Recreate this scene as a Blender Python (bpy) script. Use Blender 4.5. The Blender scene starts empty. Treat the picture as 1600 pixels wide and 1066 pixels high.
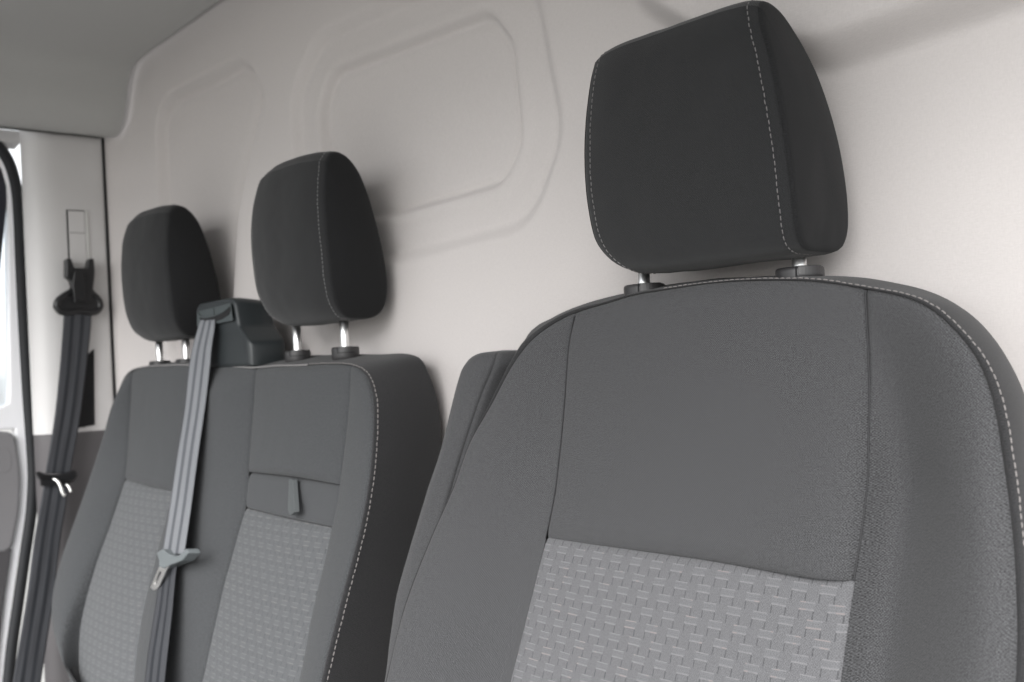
import bpy, math, random
import numpy as np
from mathutils import Vector, Matrix, noise as mnoise
random.seed(4)
SC = bpy.context.scene
COL = SC.collection

# ------------------------------------------------------------------ camera
cam_d = bpy.data.cameras.new('camera'); cam = bpy.data.objects.new('camera', cam_d); COL.objects.link(cam)
cam_d.sensor_width = 36.0; cam_d.lens = 36.0; cam_d.clip_start = .02; cam_d.clip_end = 500
RX = Vector((0.664407, 0.745536, -0.052331)); DN = Vector((-0.045226, -0.029784, -0.998533)); FW = Vector((-0.746001, 0.665799, 0.013929))
M = Matrix((RX, -DN, -FW)).transposed().to_4x4(); M.translation = Vector((0.50, -0.643, 0.90))
cam.matrix_world = M
cam_d.dof.use_dof = True; cam_d.dof.focus_distance = .84; cam_d.dof.aperture_fstop = 8.0
SC.camera = cam

# ------------------------------------------------------------------ daylight (overcast)
W = bpy.data.worlds.new('World'); SC.world = W; W.use_nodes = True
nt = W.node_tree; nt.nodes.clear()
out = nt.nodes.new('ShaderNodeOutputWorld'); bg = nt.nodes.new('ShaderNodeBackground')
sky = nt.nodes.new('ShaderNodeTexSky'); sky.sky_type = 'NISHITA'; sky.sun_disc = False
SUN_EL, SUN_AZ = 35.0, 148.0
sky.sun_elevation = math.radians(SUN_EL); sky.sun_rotation = math.radians(SUN_AZ)
sky.air_density = 1.0; sky.dust_density = 1.0; sky.ozone_density = 1.0
hs = nt.nodes.new('ShaderNodeHueSaturation'); hs.inputs['Saturation'].default_value = .12
bg.inputs['Strength'].default_value = .15
nt.links.new(sky.outputs[0], hs.inputs['Color']); nt.links.new(hs.outputs[0], bg.inputs[0]); nt.links.new(bg.outputs[0], out.inputs[0])
sd = bpy.data.lights.new('sun', 'SUN'); sun = bpy.data.objects.new('sun', sd); COL.objects.link(sun)
sd.energy = 3.2; sd.angle = math.radians(50); sd.color = (1.0, .99, .98)
_az = math.radians(SUN_AZ); _el = math.radians(SUN_EL)
to_sun = Vector((math.sin(_az)*math.cos(_el), math.cos(_az)*math.cos(_el), math.sin(_el)))
sun.rotation_euler = to_sun.to_track_quat('Z', 'Y').to_euler()
SC.view_settings.view_transform = 'Standard'; SC.view_settings.look = 'None'
SC.view_settings.exposure = 1.06; SC.view_settings.gamma = 1.0
SC.cycles.max_bounces = 8; SC.cycles.diffuse_bounces = 6

# ------------------------------------------------------------------ materials
def mat(name, col, rough=.9, metal=0., spec=.5, sheen=0.):
    m = bpy.data.materials.new(name); m.use_nodes = True
    b = m.node_tree.nodes['Principled BSDF']
    b.inputs['Base Color'].default_value = (*col, 1); b.inputs['Roughness'].default_value = rough
    b.inputs['Metallic'].default_value = metal; b.inputs['Specular IOR Level'].default_value = spec
    if sheen:
        b.inputs['Sheen Weight'].default_value = sheen; b.inputs['Sheen Roughness'].default_value = .6
    return m
class NG:
    def __init__(s, m): s.nt = m.node_tree; s.b = s.nt.nodes['Principled BSDF']
    def n(s, t, **k):
        x = s.nt.nodes.new(t)
        for a, v in k.items(): setattr(x, a, v)
        return x
    def l(s, a, b): s.nt.links.new(a, b)
    def m(s, op, a, b=None, c=None):
        x = s.n('ShaderNodeMath', operation=op)
        for i, v in enumerate((a, b, c)):
            if v is None: continue
            if isinstance(v, (int, float)): x.inputs[i].default_value = v
            else: s.l(v, x.inputs[i])
        return x.outputs[0]
    def mix(s, f, a, b):
        x = s.n('ShaderNodeMix', data_type='RGBA')
        for i, v in ((0, f), (6, a), (7, b)):
            if isinstance(v, (int, float)): x.inputs[i].default_value = v
            elif isinstance(v, tuple): x.inputs[i].default_value = (*v, 1)
            else: s.l(v, x.inputs[i])
        return x.outputs[2]
    def noise(s, vec, scale, detail=3, rough=.5):
        x = s.n('ShaderNodeTexNoise'); x.inputs['Scale'].default_value = scale
        x.inputs['Detail'].default_value = detail; x.inputs['Roughness'].default_value = rough
        if vec is not None: s.l(vec, x.inputs['Vector'])
        return x.outputs['Fac']
    def bump(s, h, strength, dist):
        x = s.n('ShaderNodeBump'); x.inputs['Strength'].default_value = strength; x.inputs['Distance'].default_value = dist
        s.l(h, x.inputs['Height']); s.l(x.outputs[0], s.b.inputs['Normal'])
def scale_col(c, k): return tuple(v*k for v in c)

def fabric(name, col, period=.0019, contrast=.30, patt=None, sheen=.08, twill=0.0):
    """woven cloth; UV are metres on the cloth"""
    m = mat(name, col, .95, 0, .25, sheen); g = NG(m)
    uv = g.n('ShaderNodeUVMap').outputs[0]
    sp = g.n('ShaderNodeSeparateXYZ'); g.l(uv, sp.inputs[0]); u, v = sp.outputs[0], sp.outputs[1]
    k = 2*math.pi/period
    wu = g.m('SINE', g.m('MULTIPLY', g.m('ADD', u, g.m('MULTIPLY', v, twill)), k)); wv = g.m('SINE', g.m('MULTIPLY', v, k))
    w = g.m('MULTIPLY_ADD', g.m('MULTIPLY', wu, wv), .5, .5)
    mpf = g.n('ShaderNodeMapping'); mpf.inputs['Scale'].default_value = (.85, 1, 1); g.l(uv, mpf.inputs[0])
    fine = g.noise(mpf.outputs[0], 1300, 2, .65); mid = g.noise(uv, 260, 3, .6); big = g.noise(uv, 9, 3)
    t = g.m('ADD', g.m('MULTIPLY', w, .40), g.m('ADD', g.m('MULTIPLY', g.m('SUBTRACT', fine, .5), 2.2), g.m('MULTIPLY', mid, .25)))
    t = g.m('ADD', t, .17)
    c = g.mix(t, scale_col(col, 1-contrast*1.4), scale_col(col, 1+contrast*1.6))
    h = g.m('ADD', w, fine)
    if patt:
        PX, PZ = .0216, .01115
        wob = g.m('MULTIPLY', g.m('SUBTRACT', g.noise(uv, 30, 1), .5), .0012)
        vz = g.m('DIVIDE', g.m('ADD', g.m('SUBTRACT', .731, v), wob), PZ)
        row = g.m('FLOOR', vz); fv = g.m('FRACT', vz)
        fu = g.m('FRACT', g.m('ADD', g.m('DIVIDE', g.m('ADD', u, wob), PX), g.m('MULTIPLY', row, -.36)))
        inu = g.m('LESS_THAN', fu, .54); inv = g.m('LESS_THAN', fv, .50)
        rect = g.m('MULTIPLY', inu, inv)
        edge = g.m('MULTIPLY', inu, g.m('MAXIMUM', g.m('MULTIPLY', g.m('LESS_THAN', fv, .50), g.m('GREATER_THAN', fv, .41)), g.m('LESS_THAN', fv, .07)))
        # fine dotted mesh inside each patch
        dd = g.m('MULTIPLY', g.m('GREATER_THAN', g.m('SINE', g.m('MULTIPLY', u, 2*math.pi/.00165)), -.1), g.m('GREATER_THAN', g.m('SINE', g.m('MULTIPLY', v, 2*math.pi/.0014)), -.1))
        brk = g.m('MULTIPLY_ADD', g.noise(uv, 620, 1), 1.2, .1)
        c = g.mix(g.m('MULTIPLY', rect, g.m('MULTIPLY_ADD', dd, .5, .10)), c, patt[0])
        c = g.mix(g.m('MULTIPLY', g.m('MULTIPLY', edge, brk), .75), c, patt[1])
        vary = g.m('GREATER_THAN', g.noise(uv, 55, 1), .60)
        c = g.mix(g.m('MULTIPLY', g.m('MULTIPLY', edge, vary), .5), c, patt[2])
        gap = g.m('GREATER_THAN', fv, .53)
        ln = g.m('MULTIPLY', gap, g.m('MAXIMUM', g.m('LESS_THAN', g.m('ABSOLUTE', g.m('SUBTRACT', fu, .02)), .022), g.m('LESS_THAN', g.m('ABSOLUTE', g.m('SUBTRACT', fu, .53)), .022)))
        c = g.mix(g.m('MULTIPLY', g.m('MULTIPLY', ln, brk), .95), c, patt[3])
        h = g.m('ADD', h, g.m('ADD', g.m('MULTIPLY', rect, .7), g.m('MULTIPLY', ln, -2.0)))
    c = g.mix(g.m('MULTIPLY', g.m('SUBTRACT', big, .35), .35), c, scale_col(col, 1.12))
    g.l(c, g.b.inputs['Base Color']); g.bump(h, .35, .0003)
    return m

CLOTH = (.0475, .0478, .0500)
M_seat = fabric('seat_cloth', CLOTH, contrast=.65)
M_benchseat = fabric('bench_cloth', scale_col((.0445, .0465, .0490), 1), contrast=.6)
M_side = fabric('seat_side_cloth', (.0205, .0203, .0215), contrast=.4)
M_headshade = fabric('headrest_cloth_shaded', (.0082, .0084, .0090), contrast=.5, sheen=.05)  # headrest cloth again, darkened to paint shade on its sides
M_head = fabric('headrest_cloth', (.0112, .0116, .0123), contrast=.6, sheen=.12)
M_patt = fabric('patterned_cloth', (.103, .103, .108), contrast=.26, patt=((.138, .140, .147), (.185, .182, .188), (.205, .172, .166), (.040, .041, .044)))
M_patt2 = fabric('patterned_cloth_bench', (.078, .081, .085), contrast=.24, patt=((.102, .106, .110), (.145, .146, .148), (.145, .138, .135), (.035, .036, .038)))
M_flap = fabric('flap_cloth', (.050, .052, .055), contrast=.15)
M_thread = mat('stitch_thread', (.21, .195, .19), .8)
M_thread_shade = mat('dark_thread_seam_shade', (.03, .03, .032), .8)  # far headrest stitching, and painted shade along the driver seat seams
M_chrome = mat('post_steel', (.93, .93, .93), .30, 1.0)
M_steel = mat('tongue_steel', (.95, .94, .92), .38, 1.0)
def plastic(name, col, rough=.5, bump=.25, spec=.5, sc=900):
    m = mat(name, col, rough, 0, spec); g = NG(m)
    tc = g.n('ShaderNodeTexCoord').outputs['Object']
    n1 = g.noise(tc, sc, 3, .6); n2 = g.noise(tc, 6, 4)
    g.l(g.mix(n2, scale_col(col, .90), scale_col(col, 1.10)), g.b.inputs['Base Color'])
    g.l(g.m('MULTIPLY_ADD', n2, .2, rough-.1), g.b.inputs['Roughness'])
    g.bump(n1, bump, .0003)
    return m
M_black = plastic('black_plastic', (.012, .012, .013), .38)
M_collar = plastic('collar_plastic', (.030, .029, .030), .42)
M_house = plastic('housing_plastic', (.022, .026, .028), .45)
M_bezel = plastic('bezel_plastic', (.055, .065, .067), .38)
M_cavshade = mat('cavity_shade', (.006, .006, .007), .9)  # near-black colour standing in for shade inside gaps and openings
M_pillar = plastic('pillar_trim', (.56, .55, .545), .55)
M_lower = plastic('lower_trim', (.085, .080, .083), .6)
M_card = plastic('door_card', (.17, .165, .17), .6)
M_card2 = plastic('door_card_dark', (.055, .052, .055), .6)
M_rubber = plastic('rubber_seal', (.018, .019, .021), .7, spec=.3)
M_paint = mat('white_paint', (.80, .80, .82), .2); M_paint.node_tree.nodes['Principled BSDF'].inputs['Coat Weight'].default_value = .5
M_tab = plastic('tab_cloth', (.070, .076, .078), .8)

def liner(name, col, contrast=.10):
    m = mat(name, col, .97, 0, .15, .15); g = NG(m)
    tc = g.n('ShaderNodeTexCoord').outputs['Object']
    mp = g.n('ShaderNodeMapping'); mp.inputs['Scale'].default_value = (.28, 1, 1); g.l(tc, mp.inputs[0])
    a = g.noise(mp.outputs[0], 800, 3, .6); b = g.noise(tc, 14, 4); c_ = g.noise(tc, 2.2, 3)
    mp2 = g.n('ShaderNodeMapping'); mp2.inputs['Scale'].default_value = (1, 1, .25); g.l(tc, mp2.inputs[0])
    a2 = g.noise(mp2.outputs[0], 900, 2, .6)
    f = g.m('MULTIPLY', g.m('ADD', a, a2), .5)
    f = g.m('MULTIPLY_ADD', g.m('SUBTRACT', f, .5), 2.6, .5)
    c = g.mix(f, scale_col(col, 1-contrast), scale_col(col, 1+contrast))
    c = g.mix(g.m('MULTIPLY', b, .18), c, scale_col(col, .90)); c = g.mix(g.m('MULTIPLY', c_, .12), c, (col[0]*1.03, col[1]*.98, col[2]*.95))
    g.l(c, g.b.inputs['Base Color']); g.bump(f, .35, .0003)
    return m
M_bulk = liner('bulkhead_felt', (.522, .495, .484), .06)
M_roof = liner('headliner_felt', (.44, .44, .43), .05)

def webbing(name, ca, cb):
    m = mat(name, ca, .6, 0, .35, 0); g = NG(m)
    uv = g.n('ShaderNodeUVMap').outputs[0]; sp = g.n('ShaderNodeSeparateXYZ'); g.l(uv, sp.inputs[0]); u, v = sp.outputs[0], sp.outputs[1]
    # u across 0..1, v metres along: two dark lanes between three ribbed lanes
    s1 = g.m('LESS_THAN', g.m('ABSOLUTE', g.m('SUBTRACT', u, .32)), .07); s2 = g.m('LESS_THAN', g.m('ABSOLUTE', g.m('SUBTRACT', u, .68)), .07)
    e = g.m('GREATER_THAN', g.m('ABSOLUTE', g.m('SUBTRACT', u, .5)), .475)
    lane = g.m('MAXIMUM', g.m('MAXIMUM', s1, s2), g.m('MULTIPLY', e, .5))
    rib = g.m('SINE', g.m('MULTIPLY', g.m('ADD', v, g.m('MULTIPLY', g.m('ABSOLUTE', g.m('SUBTRACT', u, .5)), .01)), 2*math.pi/.0022))
    c = g.mix(lane, ca, cb); c = g.mix(g.m('MULTIPLY_ADD', rib, .12, .12), c, scale_col(cb, .8))
    n = g.noise(uv, 30, 3); c = g.mix(g.m('MULTIPLY', n, .2), c, scale_col(ca, 1.15))
    g.l(c, g.b.inputs['Base Color'])
    h = g.m('ADD', g.m('MULTIPLY', rib, .4), g.m('MULTIPLY', lane, -1.2)); g.bump(h, .6, .0004)
    return m
M_beltlit = webbing('belt_webbing_lit', (.185, .192, .205), (.070, .075, .084))  # glossy light on the upper belt run put into the colour
M_belt2 = webbing('belt_webbing_dark', (.048, .050, .056), (.014, .016, .020))

# ------------------------------------------------------------------ object helpers
def link(name, me, parent=None, **k):
    o = bpy.data.objects.new(name, me); COL.objects.link(o)
    if parent is not None: o.parent = parent
    for a, v in k.items(): o[a] = v
    return o
def empty(name, loc, label, cat, group=None):
    o = bpy.data.objects.new(name, None); COL.objects.link(o); o.location = loc; o.empty_display_size = .05
    o['label'] = label; o['category'] = cat
    if group: o['group'] = group
    OFF[o.name] = Vector(loc); return o
OFF = {}
def off(o):
    v = Vector((0, 0, 0))
    while o is not None: v = v + Vector(o.location); o = o.parent
    return v
def mesh(name, V, F, m, parent=None, uv=None, smooth=True, solid=0., **k):
    """V are world coordinates; stored relative to the parent's place"""
    o0 = off(parent) if parent is not None else Vector((0, 0, 0))
    V = [(v[0]-o0.x, v[1]-o0.y, v[2]-o0.z) for v in V]
    me = bpy.data.meshes.new(name); me.from_pydata(V, [], F); me.update()
    if uv is not None:
        l = me.uv_layers.new(name='UVMap')
        idx = np.empty(len(me.loops), dtype=np.int32); me.loops.foreach_get('vertex_index', idx)
        l.data.foreach_set('uv', np.asarray(uv, dtype=np.float32)[idx].ravel())
    if smooth: me.polygons.foreach_set('use_smooth', [True]*len(me.polygons))
    me.materials.append(m)
    o = link(name, me, parent, **k)
    if solid:
        s = o.modifiers.new('solid', 'SOLIDIFY'); s.thickness = solid; s.offset = -1
    return o
def bev(o, w=.001, seg=2, ang=35):
    b = o.modifiers.new('bevel', 'BEVEL'); b.width = w; b.segments = seg; b.limit_method = 'ANGLE'; b.angle_limit = math.radians(ang)
    return o
def gridfaces(nu, nv, flip=False):
    F = []
    for j in range(nv-1):
        for i in range(nu-1):
            a = j*nu+i; q = (a, a+1, a+nu+1, a+nu); F.append(q[::-1] if flip else q)
    return F
def cr(pts, n=400):
    """dense Catmull-Rom through the points, sampled evenly by arc length"""
    P = np.array(pts, float)
    if len(P) > 60:
        s = np.r_[0, np.cumsum(np.linalg.norm(np.diff(P, axis=0), axis=1))]; tt = np.linspace(0, s[-1], n)
        return np.stack([np.interp(tt, s, P[:, k]) for k in range(P.shape[1])], 1)
    if len(P) == 2: 
        t = np.linspace(0, 1, n)[:, None]; return P[0]*(1-t)+P[1]*t
    E = np.vstack([2*P[0]-P[1], P, 2*P[-1]-P[-2]]); outp = []
    for i in range(1, len(E)-2):
        p0, p1, p2, p3 = E[i-1:i+3]
        d = [max(1e-6, np.linalg.norm(b-a)**.5) for a, b in ((p0, p1), (p1, p2), (p2, p3))]
        t0 = 0; t1 = d[0]; t2 = t1+d[1]; t3 = t2+d[2]
        for t in np.linspace(t1, t2, 24, endpoint=(i == len(E)-3)):
            A1 = (t1-t)/(t1-t0)*p0+(t-t0)/(t1-t0)*p1; A2 = (t2-t)/(t2-t1)*p1+(t-t1)/(t2-t1)*p2; A3 = (t3-t)/(t3-t2)*p2+(t-t2)/(t3-t2)*p3
            B1 = (t2-t)/(t2-t0)*A1+(t-t0)/(t2-t0)*A2; B2 = (t3-t)/(t3-t1)*A2+(t-t1)/(t3-t1)*A3
            outp.append((t2-t)/(t2-t1)*B1+(t-t1)/(t2-t1)*B2)
    Q = np.array(outp); s = np.r_[0, np.cumsum(np.linalg.norm(np.diff(Q, axis=0), axis=1))]
    tt = np.linspace(0, s[-1], n)
    return np.stack([np.interp(tt, s, Q[:, k]) for k in range(Q.shape[1])], 1)
def at(C_, t): 
    x = np.clip(t, 0, 1)*(len(C_)-1); i = np.minimum(x.astype(int), len(C_)-2); f = (x-i)[:, None]
    return C_[i]*(1-f)+C_[i+1]*f
def clen(C_): return float(np.linalg.norm(np.diff(C_, axis=0), axis=1).sum())
def params(L, step=.005):
    e = np.array([0, .0006, .0013, .0022, .0034, .005, .0075])
    if L < .04: e = e*L/.04
    m = np.arange(e[-1]+step*.8, L-e[-1]-step*.4, step)
    return np.unique(np.r_[e, m, L-e[::-1]])/L
def vn(x, y, z, s): return mnoise.noise(Vector((x*s, y*s, z*s)))
def interp(T): 
    A = sorted(T); a = [p[0] for p in A]; b = [p[1] for p in A]
    C_ = cr(list(zip(a, b)), 200) if len(A) > 2 else np.array(A)
    return lambda z: np.interp(z, C_[:, 0], C_[:, 1])

def patch(name, bot, top, left, right, prof, m, parent, bulge=.006, groove=.0026, sig=.0022, step=.005, wr=.0006, seams=(1, 1, 1, 1), pleat=0., puff=(0, 0), **k):
    """Coons patch in seat coordinates (x, z, forward offset); sewn edges sink into grooves.
       seams = (bottom, top, left, right); puff = (depth of a hollow beside the left edge, right edge)"""
    B_, T_, L_, R_ = cr(bot), cr(top), cr(left), cr(right)
    Lu = .5*(clen(B_)+clen(T_)); Lv = .5*(clen(L_)+clen(R_))
    U, Vp = params(Lu, step), params(Lv, step); nu, nv = len(U), len(Vp)
    b, t, l, r = at(B_, U), at(T_, U), at(L_, Vp), at(R_, Vp)
    u = U[None, :, None]; v = Vp[:, None, None]
    P = (1-v)*b[None]+v*t[None]+(1-u)*l[:, None]+u*r[:, None]-((1-u)*(1-v)*b[0]+u*(1-v)*b[-1]+(1-u)*v*t[0]+u*v*t[-1])
    du = np.linalg.norm(P[:, -1]-P[:, 0], axis=1)[:, None]; 
    dl, dr = U[None, :]*du+0*Vp[:, None], (1-U[None, :])*du+0*Vp[:, None]
    db, dt = Vp[:, None]*Lv+0*U[None, :], (1-Vp[:, None])*Lv+0*U[None, :]
    D_ = P[:, :, 2].copy()
    D_ += bulge*(4*U[None, :]*(1-U[None, :]))**.95*np.minimum(1, (16*Vp[:, None]*(1-Vp[:, None])))**.7
    for s_, dd in zip(seams, (db, dt, dl, dr)):
        if s_: D_ -= groove*s_*(np.exp(-(dd/sig))+.35*np.exp(-(dd/(sig*4))))
    tp_ = np.clip(dt/.12, 0, 1)**1.2*np.clip(du/.10, 0, 1)**1.5
    if puff[0]: D_ -= tp_* puff[0]*(dl/.03)*np.exp(1-dl/.03)*(1-U[None, :])*1.2
    if puff[1]: D_ -= tp_* puff[1]*(dr/.03)*np.exp(1-dr/.03)*U[None, :]*1.2
    V = []; UV = []
    for j in range(nv):
        for i in range(nu):
            x, z = P[j, i, 0], P[j, i, 1]; d = D_[j, i]
            if wr: d += wr*(vn(x, 3.1, z, 16)+.5*vn(x, 7.7, z, 45))
            if pleat:
                for s_, dd, q in ((seams[1], dt, x), (seams[0], db, x)):
                    if s_: d += pleat*math.exp(-dd[j, i]/.012)*min(1, dd[j, i]/.003)*(math.sin(q*900+2*vn(q, 0, 0, 60))*(.5+vn(q, 5, z, 40)))
            V.append((x, float(prof(z))-d, z)); UV.append((x, z))
    o = mesh(name, V, gridfaces(nu, nv), m, parent, UV, **k)
    return o, P

def loft(name, rows, m, parent, uvs=None, flip=False, **k):
    nv = len(rows); nu = len(rows[0]); V = [tuple(p) for r in rows for p in r]
    if uvs is None:
        A = np.array(rows, float); 
        su = np.r_[0, np.cumsum(np.linalg.norm(np.diff(A[nv//2], axis=0), axis=1))]
        sv = np.r_[0, np.cumsum(np.linalg.norm(np.diff(A[:, nu//2], axis=0), axis=1))]
        uvs = [(su[i], sv[j]) for j in range(nv) for i in range(nu)]
    return mesh(name, V, gridfaces(nu, nv, flip), m, parent, uvs, **k)

def stitches(name, path, nrm, parent, m=None, pitch=.0048, length=.0034, r=.00042, lift=.0002, jit=.0003):
    """a row of thread stitches along a 3-D path: many tiny capsules in one part"""
    m = m or M_thread
    P = cr(path, 600); L = clen(P); n = int(L/pitch); V = []; F = []
    N = np.array(nrm, float) if np.ndim(nrm) > 1 else None
    Nc = cr(nrm, 600) if N is not None else None
    for q in range(n):
        t0 = (q*pitch+.0005)/L; t1 = min(1, t0+length/L)
        a, b = at(P, np.array([t0, t1])); ax = b-a; l = np.linalg.norm(ax)
        if l < 1e-5: continue
        ax /= l; nn = at(Nc, np.array([t0]))[0] if N is not None else np.array(nrm, float)
        nn = nn-ax*nn.dot(ax); nn /= np.linalg.norm(nn); sd_ = np.cross(ax, nn)
        jt = sd_*random.uniform(-jit, jit)
        rings = ((0, .35), (.18, 1), (.82, 1), (1, .35)); base = len(V)
        for s_, w in rings:
            c = a+(b-a)*s_+nn*(lift-(.0003 if w < 1 else 0))+jt
            for k_ in range(6):
                an = k_*math.pi/3; V.append(tuple(c+r*w*(math.cos(an)*sd_*1.15+math.sin(an)*nn)))
        for s_ in range(3):
            for k_ in range(6):
                k2 = (k_+1) % 6; F.append((base+s_*6+k_, base+s_*6+k2, base+s_*6+6+k2, base+s_*6+6+k_))
        F.append(tuple(base+k_ for k_ in range(5, -1, -1))); F.append(tuple(base+18+k_ for k_ in range(6)))
    return mesh(name, V, F, m, parent, kind='stuff')

def tube(name, path, r, m, parent, seg=14, closed=False, n=60, flat=None, **k):
    P = cr(path+[path[0]] if closed else path, n*4)[::4]
    if closed: P = P[:-1]
    n = len(P); V = []; F = []; prev = None
    for i in range(n):
        a = P[(i+1) % n] if closed else P[min(i+1, n-1)]; b = P[i-1] if (closed or i) else P[0]
        t = a-b; t /= np.linalg.norm(t)
        if prev is None: ref = np.array([0, 1., 0]) if abs(t[1]) < .8 else np.array([1., 0, 0])
        else: ref = prev
        nn = ref-t*ref.dot(t); nn /= np.linalg.norm(nn); prev = nn; bb = np.cross(t, nn)
        rr = r if np.isscalar(r) else np.interp(i/(n-1), np.linspace(0, 1, len(r)), r)
        for k_ in range(seg):
            an = 2*math.pi*k_/seg; V.append(tuple(P[i]+rr*(math.cos(an)*nn*(flat or 1)+math.sin(an)*bb)))
    for i in range(n if closed else n-1):
        for k_ in range(seg):
            k2 = (k_+1) % seg; j = (i+1) % n; F.append((i*seg+k_, i*seg+k2, j*seg+k2, j*seg+k_))
    if not closed:
        F.append(tuple(range(seg-1, -1, -1))); F.append(tuple((n-1)*seg+k_ for k_ in range(seg)))
    return mesh(name, V, F, m, parent, **k)

def prism(name, pts, vec, m, parent, b=.001, seg=2, smooth=True, **k):
    """extrude a 3-D outline along vec"""
    n = len(pts); V = [tuple(p) for p in pts]+[tuple(np.array(p)+np.array(vec)) for p in pts]
    nr = np.zeros(3); A = np.array(pts, float)
    for i in range(n): nr += np.cross(A[i], A[(i+1) % n])
    fl = nr.dot(np.array(vec)) > 0
    F = [tuple(range(n))[::-1] if fl else tuple(range(n)), tuple(range(n, 2*n)) if fl else tuple(range(n, 2*n))[::-1]]
    for i in range(n):
        j = (i+1) % n; q = (i, j, j+n, i+n); F.append(q if fl else q[::-1])
    o = mesh(name, V, F, m, parent, smooth=False, **k)
    if b: bev(o, b, seg, 25)
    return o
def rpoly(pts, r, n=5):
    """round the corners of a 3-D polygon"""
    out_ = []; P = [np.array(p, float) for p in pts]; N = len(P)
    for i in range(N):
        a, b, c = P[i-1], P[i], P[(i+1) % N]; ri = r if np.isscalar(r) else r[i]
        u = a-b; w = c-b; lu = np.linalg.norm(u); lw = np.linalg.norm(w); q = min(ri, lu*.45, lw*.45)
        if q < 1e-5: out_.append(b); continue
        s = b+u/lu*q; e = b+w/lw*q
        for t in np.linspace(0, 1, n): out_.append((1-t)**2*s+2*t*(1-t)*b+t*t*e)
    return out_
def lathe_oval(name, c, rx, ry, prof_, m, parent, seg=40, **k):
    V = []; F = []
    for (s, z) in prof_:
        for q in range(seg):
            a = 2*math.pi*q/seg; V.append((c[0]+rx*s*math.cos(a), c[1]+ry*s*math.sin(a), c[2]+z))
    for j in range(len(prof_)-1):
        for q in range(seg):
            q2 = (q+1) % seg; F.append((j*seg+q, j*seg+q2, (j+1)*seg+q2, (j+1)*seg+q))
    F.append(tuple((len(prof_)-1)*seg+q for q in range(seg))); F.append(tuple(range(seg-1, -1, -1)))
    return mesh(name, V, F, m, parent, **k)

# ------------------------------------------------------------------ the cab
ground = mesh('ground', [(-150, -150, -.75), (150, -150, -.75), (150, 150, -.75), (-150, 150, -.75)], [(0, 1, 2, 3)], plastic('concrete', (.34, .335, .32), .9, sc=40), kind='structure', label='pale concrete ground outside the van')

def sdf_poly(x, z, poly):
    P = np.array(poly); Q = np.roll(P, -1, 0); d = np.full(np.shape(x), 1e9); inside = np.zeros(np.shape(x), bool)
    for (ax, az), (bx, bz) in zip(P, Q):
        ex, ez = bx-ax, bz-az; t = np.clip(((x-ax)*ex+(z-az)*ez)/(ex*ex+ez*ez), 0, 1)
        d = np.minimum(d, np.hypot(x-ax-t*ex, z-az-t*ez))
        if az != bz: inside ^= ((az > z) != (bz > z)) & (x < (bx-ax)*(z-az)/(bz-az)+ax)
    return np.where(inside, -d, d)
def sst(a, b, x):
    t = np.clip((x-a)/(b-a), 0, 1); return t*t*(3-2*t)
# shapes pressed into the bulkhead lining (x, z in metres)
PAN = [(-.745, 1.15), (-.745, 1.265), (-.735, 1.28), (-.43, 1.268), (-.415, 1.25), (-.41, 1.165), (-.42, 1.155), (-.60, 1.15)]
PANO = [(-.775, 1.13), (-.775, 1.28), (-.75, 1.30), (-.41, 1.29), (-.39, 1.27), (-.37, 1.16), (-.39, 1.13), (-.60, 1.12)]
LEFTP = [(-1.33, .95), (-1.33, 1.33), (-1.325, 1.35), (-1.30, 1.36), (-1.05, 1.355), (-1.03, 1.345), (-1.03, 1.32), (-1.12, 1.16), (-1.17, .95)]
BUMP = [(-.02, 1.27), (.05, 1.25), (.20, 1.26), (.30, 1.34), (.34, 1.6), (-.10, 1.6), (-.08, 1.32)]
def seg_d(x, z, a, b):
    ex, ez = b[0]-a[0], b[1]-a[1]; t = np.clip(((x-a[0])*ex+(z-a[1])*ez)/(ex*ex+ez*ez), 0, 1); return x-a[0]-t*ex, z-a[1]-t*ez
def bulk_h(x, z):
    x = .5+(x-.5)/.925; z = .9+(z-.9)/.925
    gr = lambda d, c, w: np.exp(-((d-c)/w)**2)
    x0 = x; x = x+.018
    d = sdf_poly(x, z, PAN); h = -.0085*(1-sst(.043, .055, d))-.0024*gr(d, .043, .0060)+.0016*gr(d, .062, .009)   # inner flat field, set back, with a pressed crease
    d2 = sdf_poly(x, z, PANO); h += -.010*(1-sst(.072, .094, d2))-.0010*gr(d2, .070, .008)
    x = x0+.006; z = z-.008
    d3 = sdf_poly(x, z, LEFTP); h += -.016*(1-sst(.034, .056, d3))-.0016*gr(d3, .034, .008)
    sg = np.minimum(np.hypot(*seg_d(x, z, (-.985, 1.325), (-1.085, 1.19))), np.hypot(*seg_d(x, z, (-1.085, 1.19), (-1.13, 1.0)))); h += -.010*gr(sg, 0, .020)
    x = x0; z = z+.008
    d4 = sdf_poly(x, z, BUMP); h += .034*(1-sst(.092, .124, d4))
    return h
def make_bulkhead():
    xs = np.arange(-1.300, .46, .0035); zs = np.r_[np.arange(-.12, .75, .02), np.arange(.75, 1.56, .0035)]
    wrap = [(-1.4595, .060), (-1.4590, .078), (-1.456, .0865), (-1.448, .0885), (-1.435, .0910), (-1.415, .0935), (-1.390, .0958), (-1.365, .0978), (-1.342, .0990), (-1.320, .0997)]
    XX, ZZ = np.meshgrid(xs, zs); HH = bulk_h(XX, ZZ)*sst(-1.32, -1.26, XX); V = []
    for j, z in enumerate(zs):
        for x, y in wrap: V.append((x, y-.0006*vn(x*3, y*3, z, 5), z))
        for i, x in enumerate(xs): V.append((x, .100-HH[j, i], z))
    nu = len(wrap)+len(xs)
    return mesh('bulkhead_lining', V, gridfaces(nu, len(zs)), M_bulk, kind='structure', label='pale grey felt lined bulkhead behind the seats')
bulk = make_bulkhead()

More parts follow.
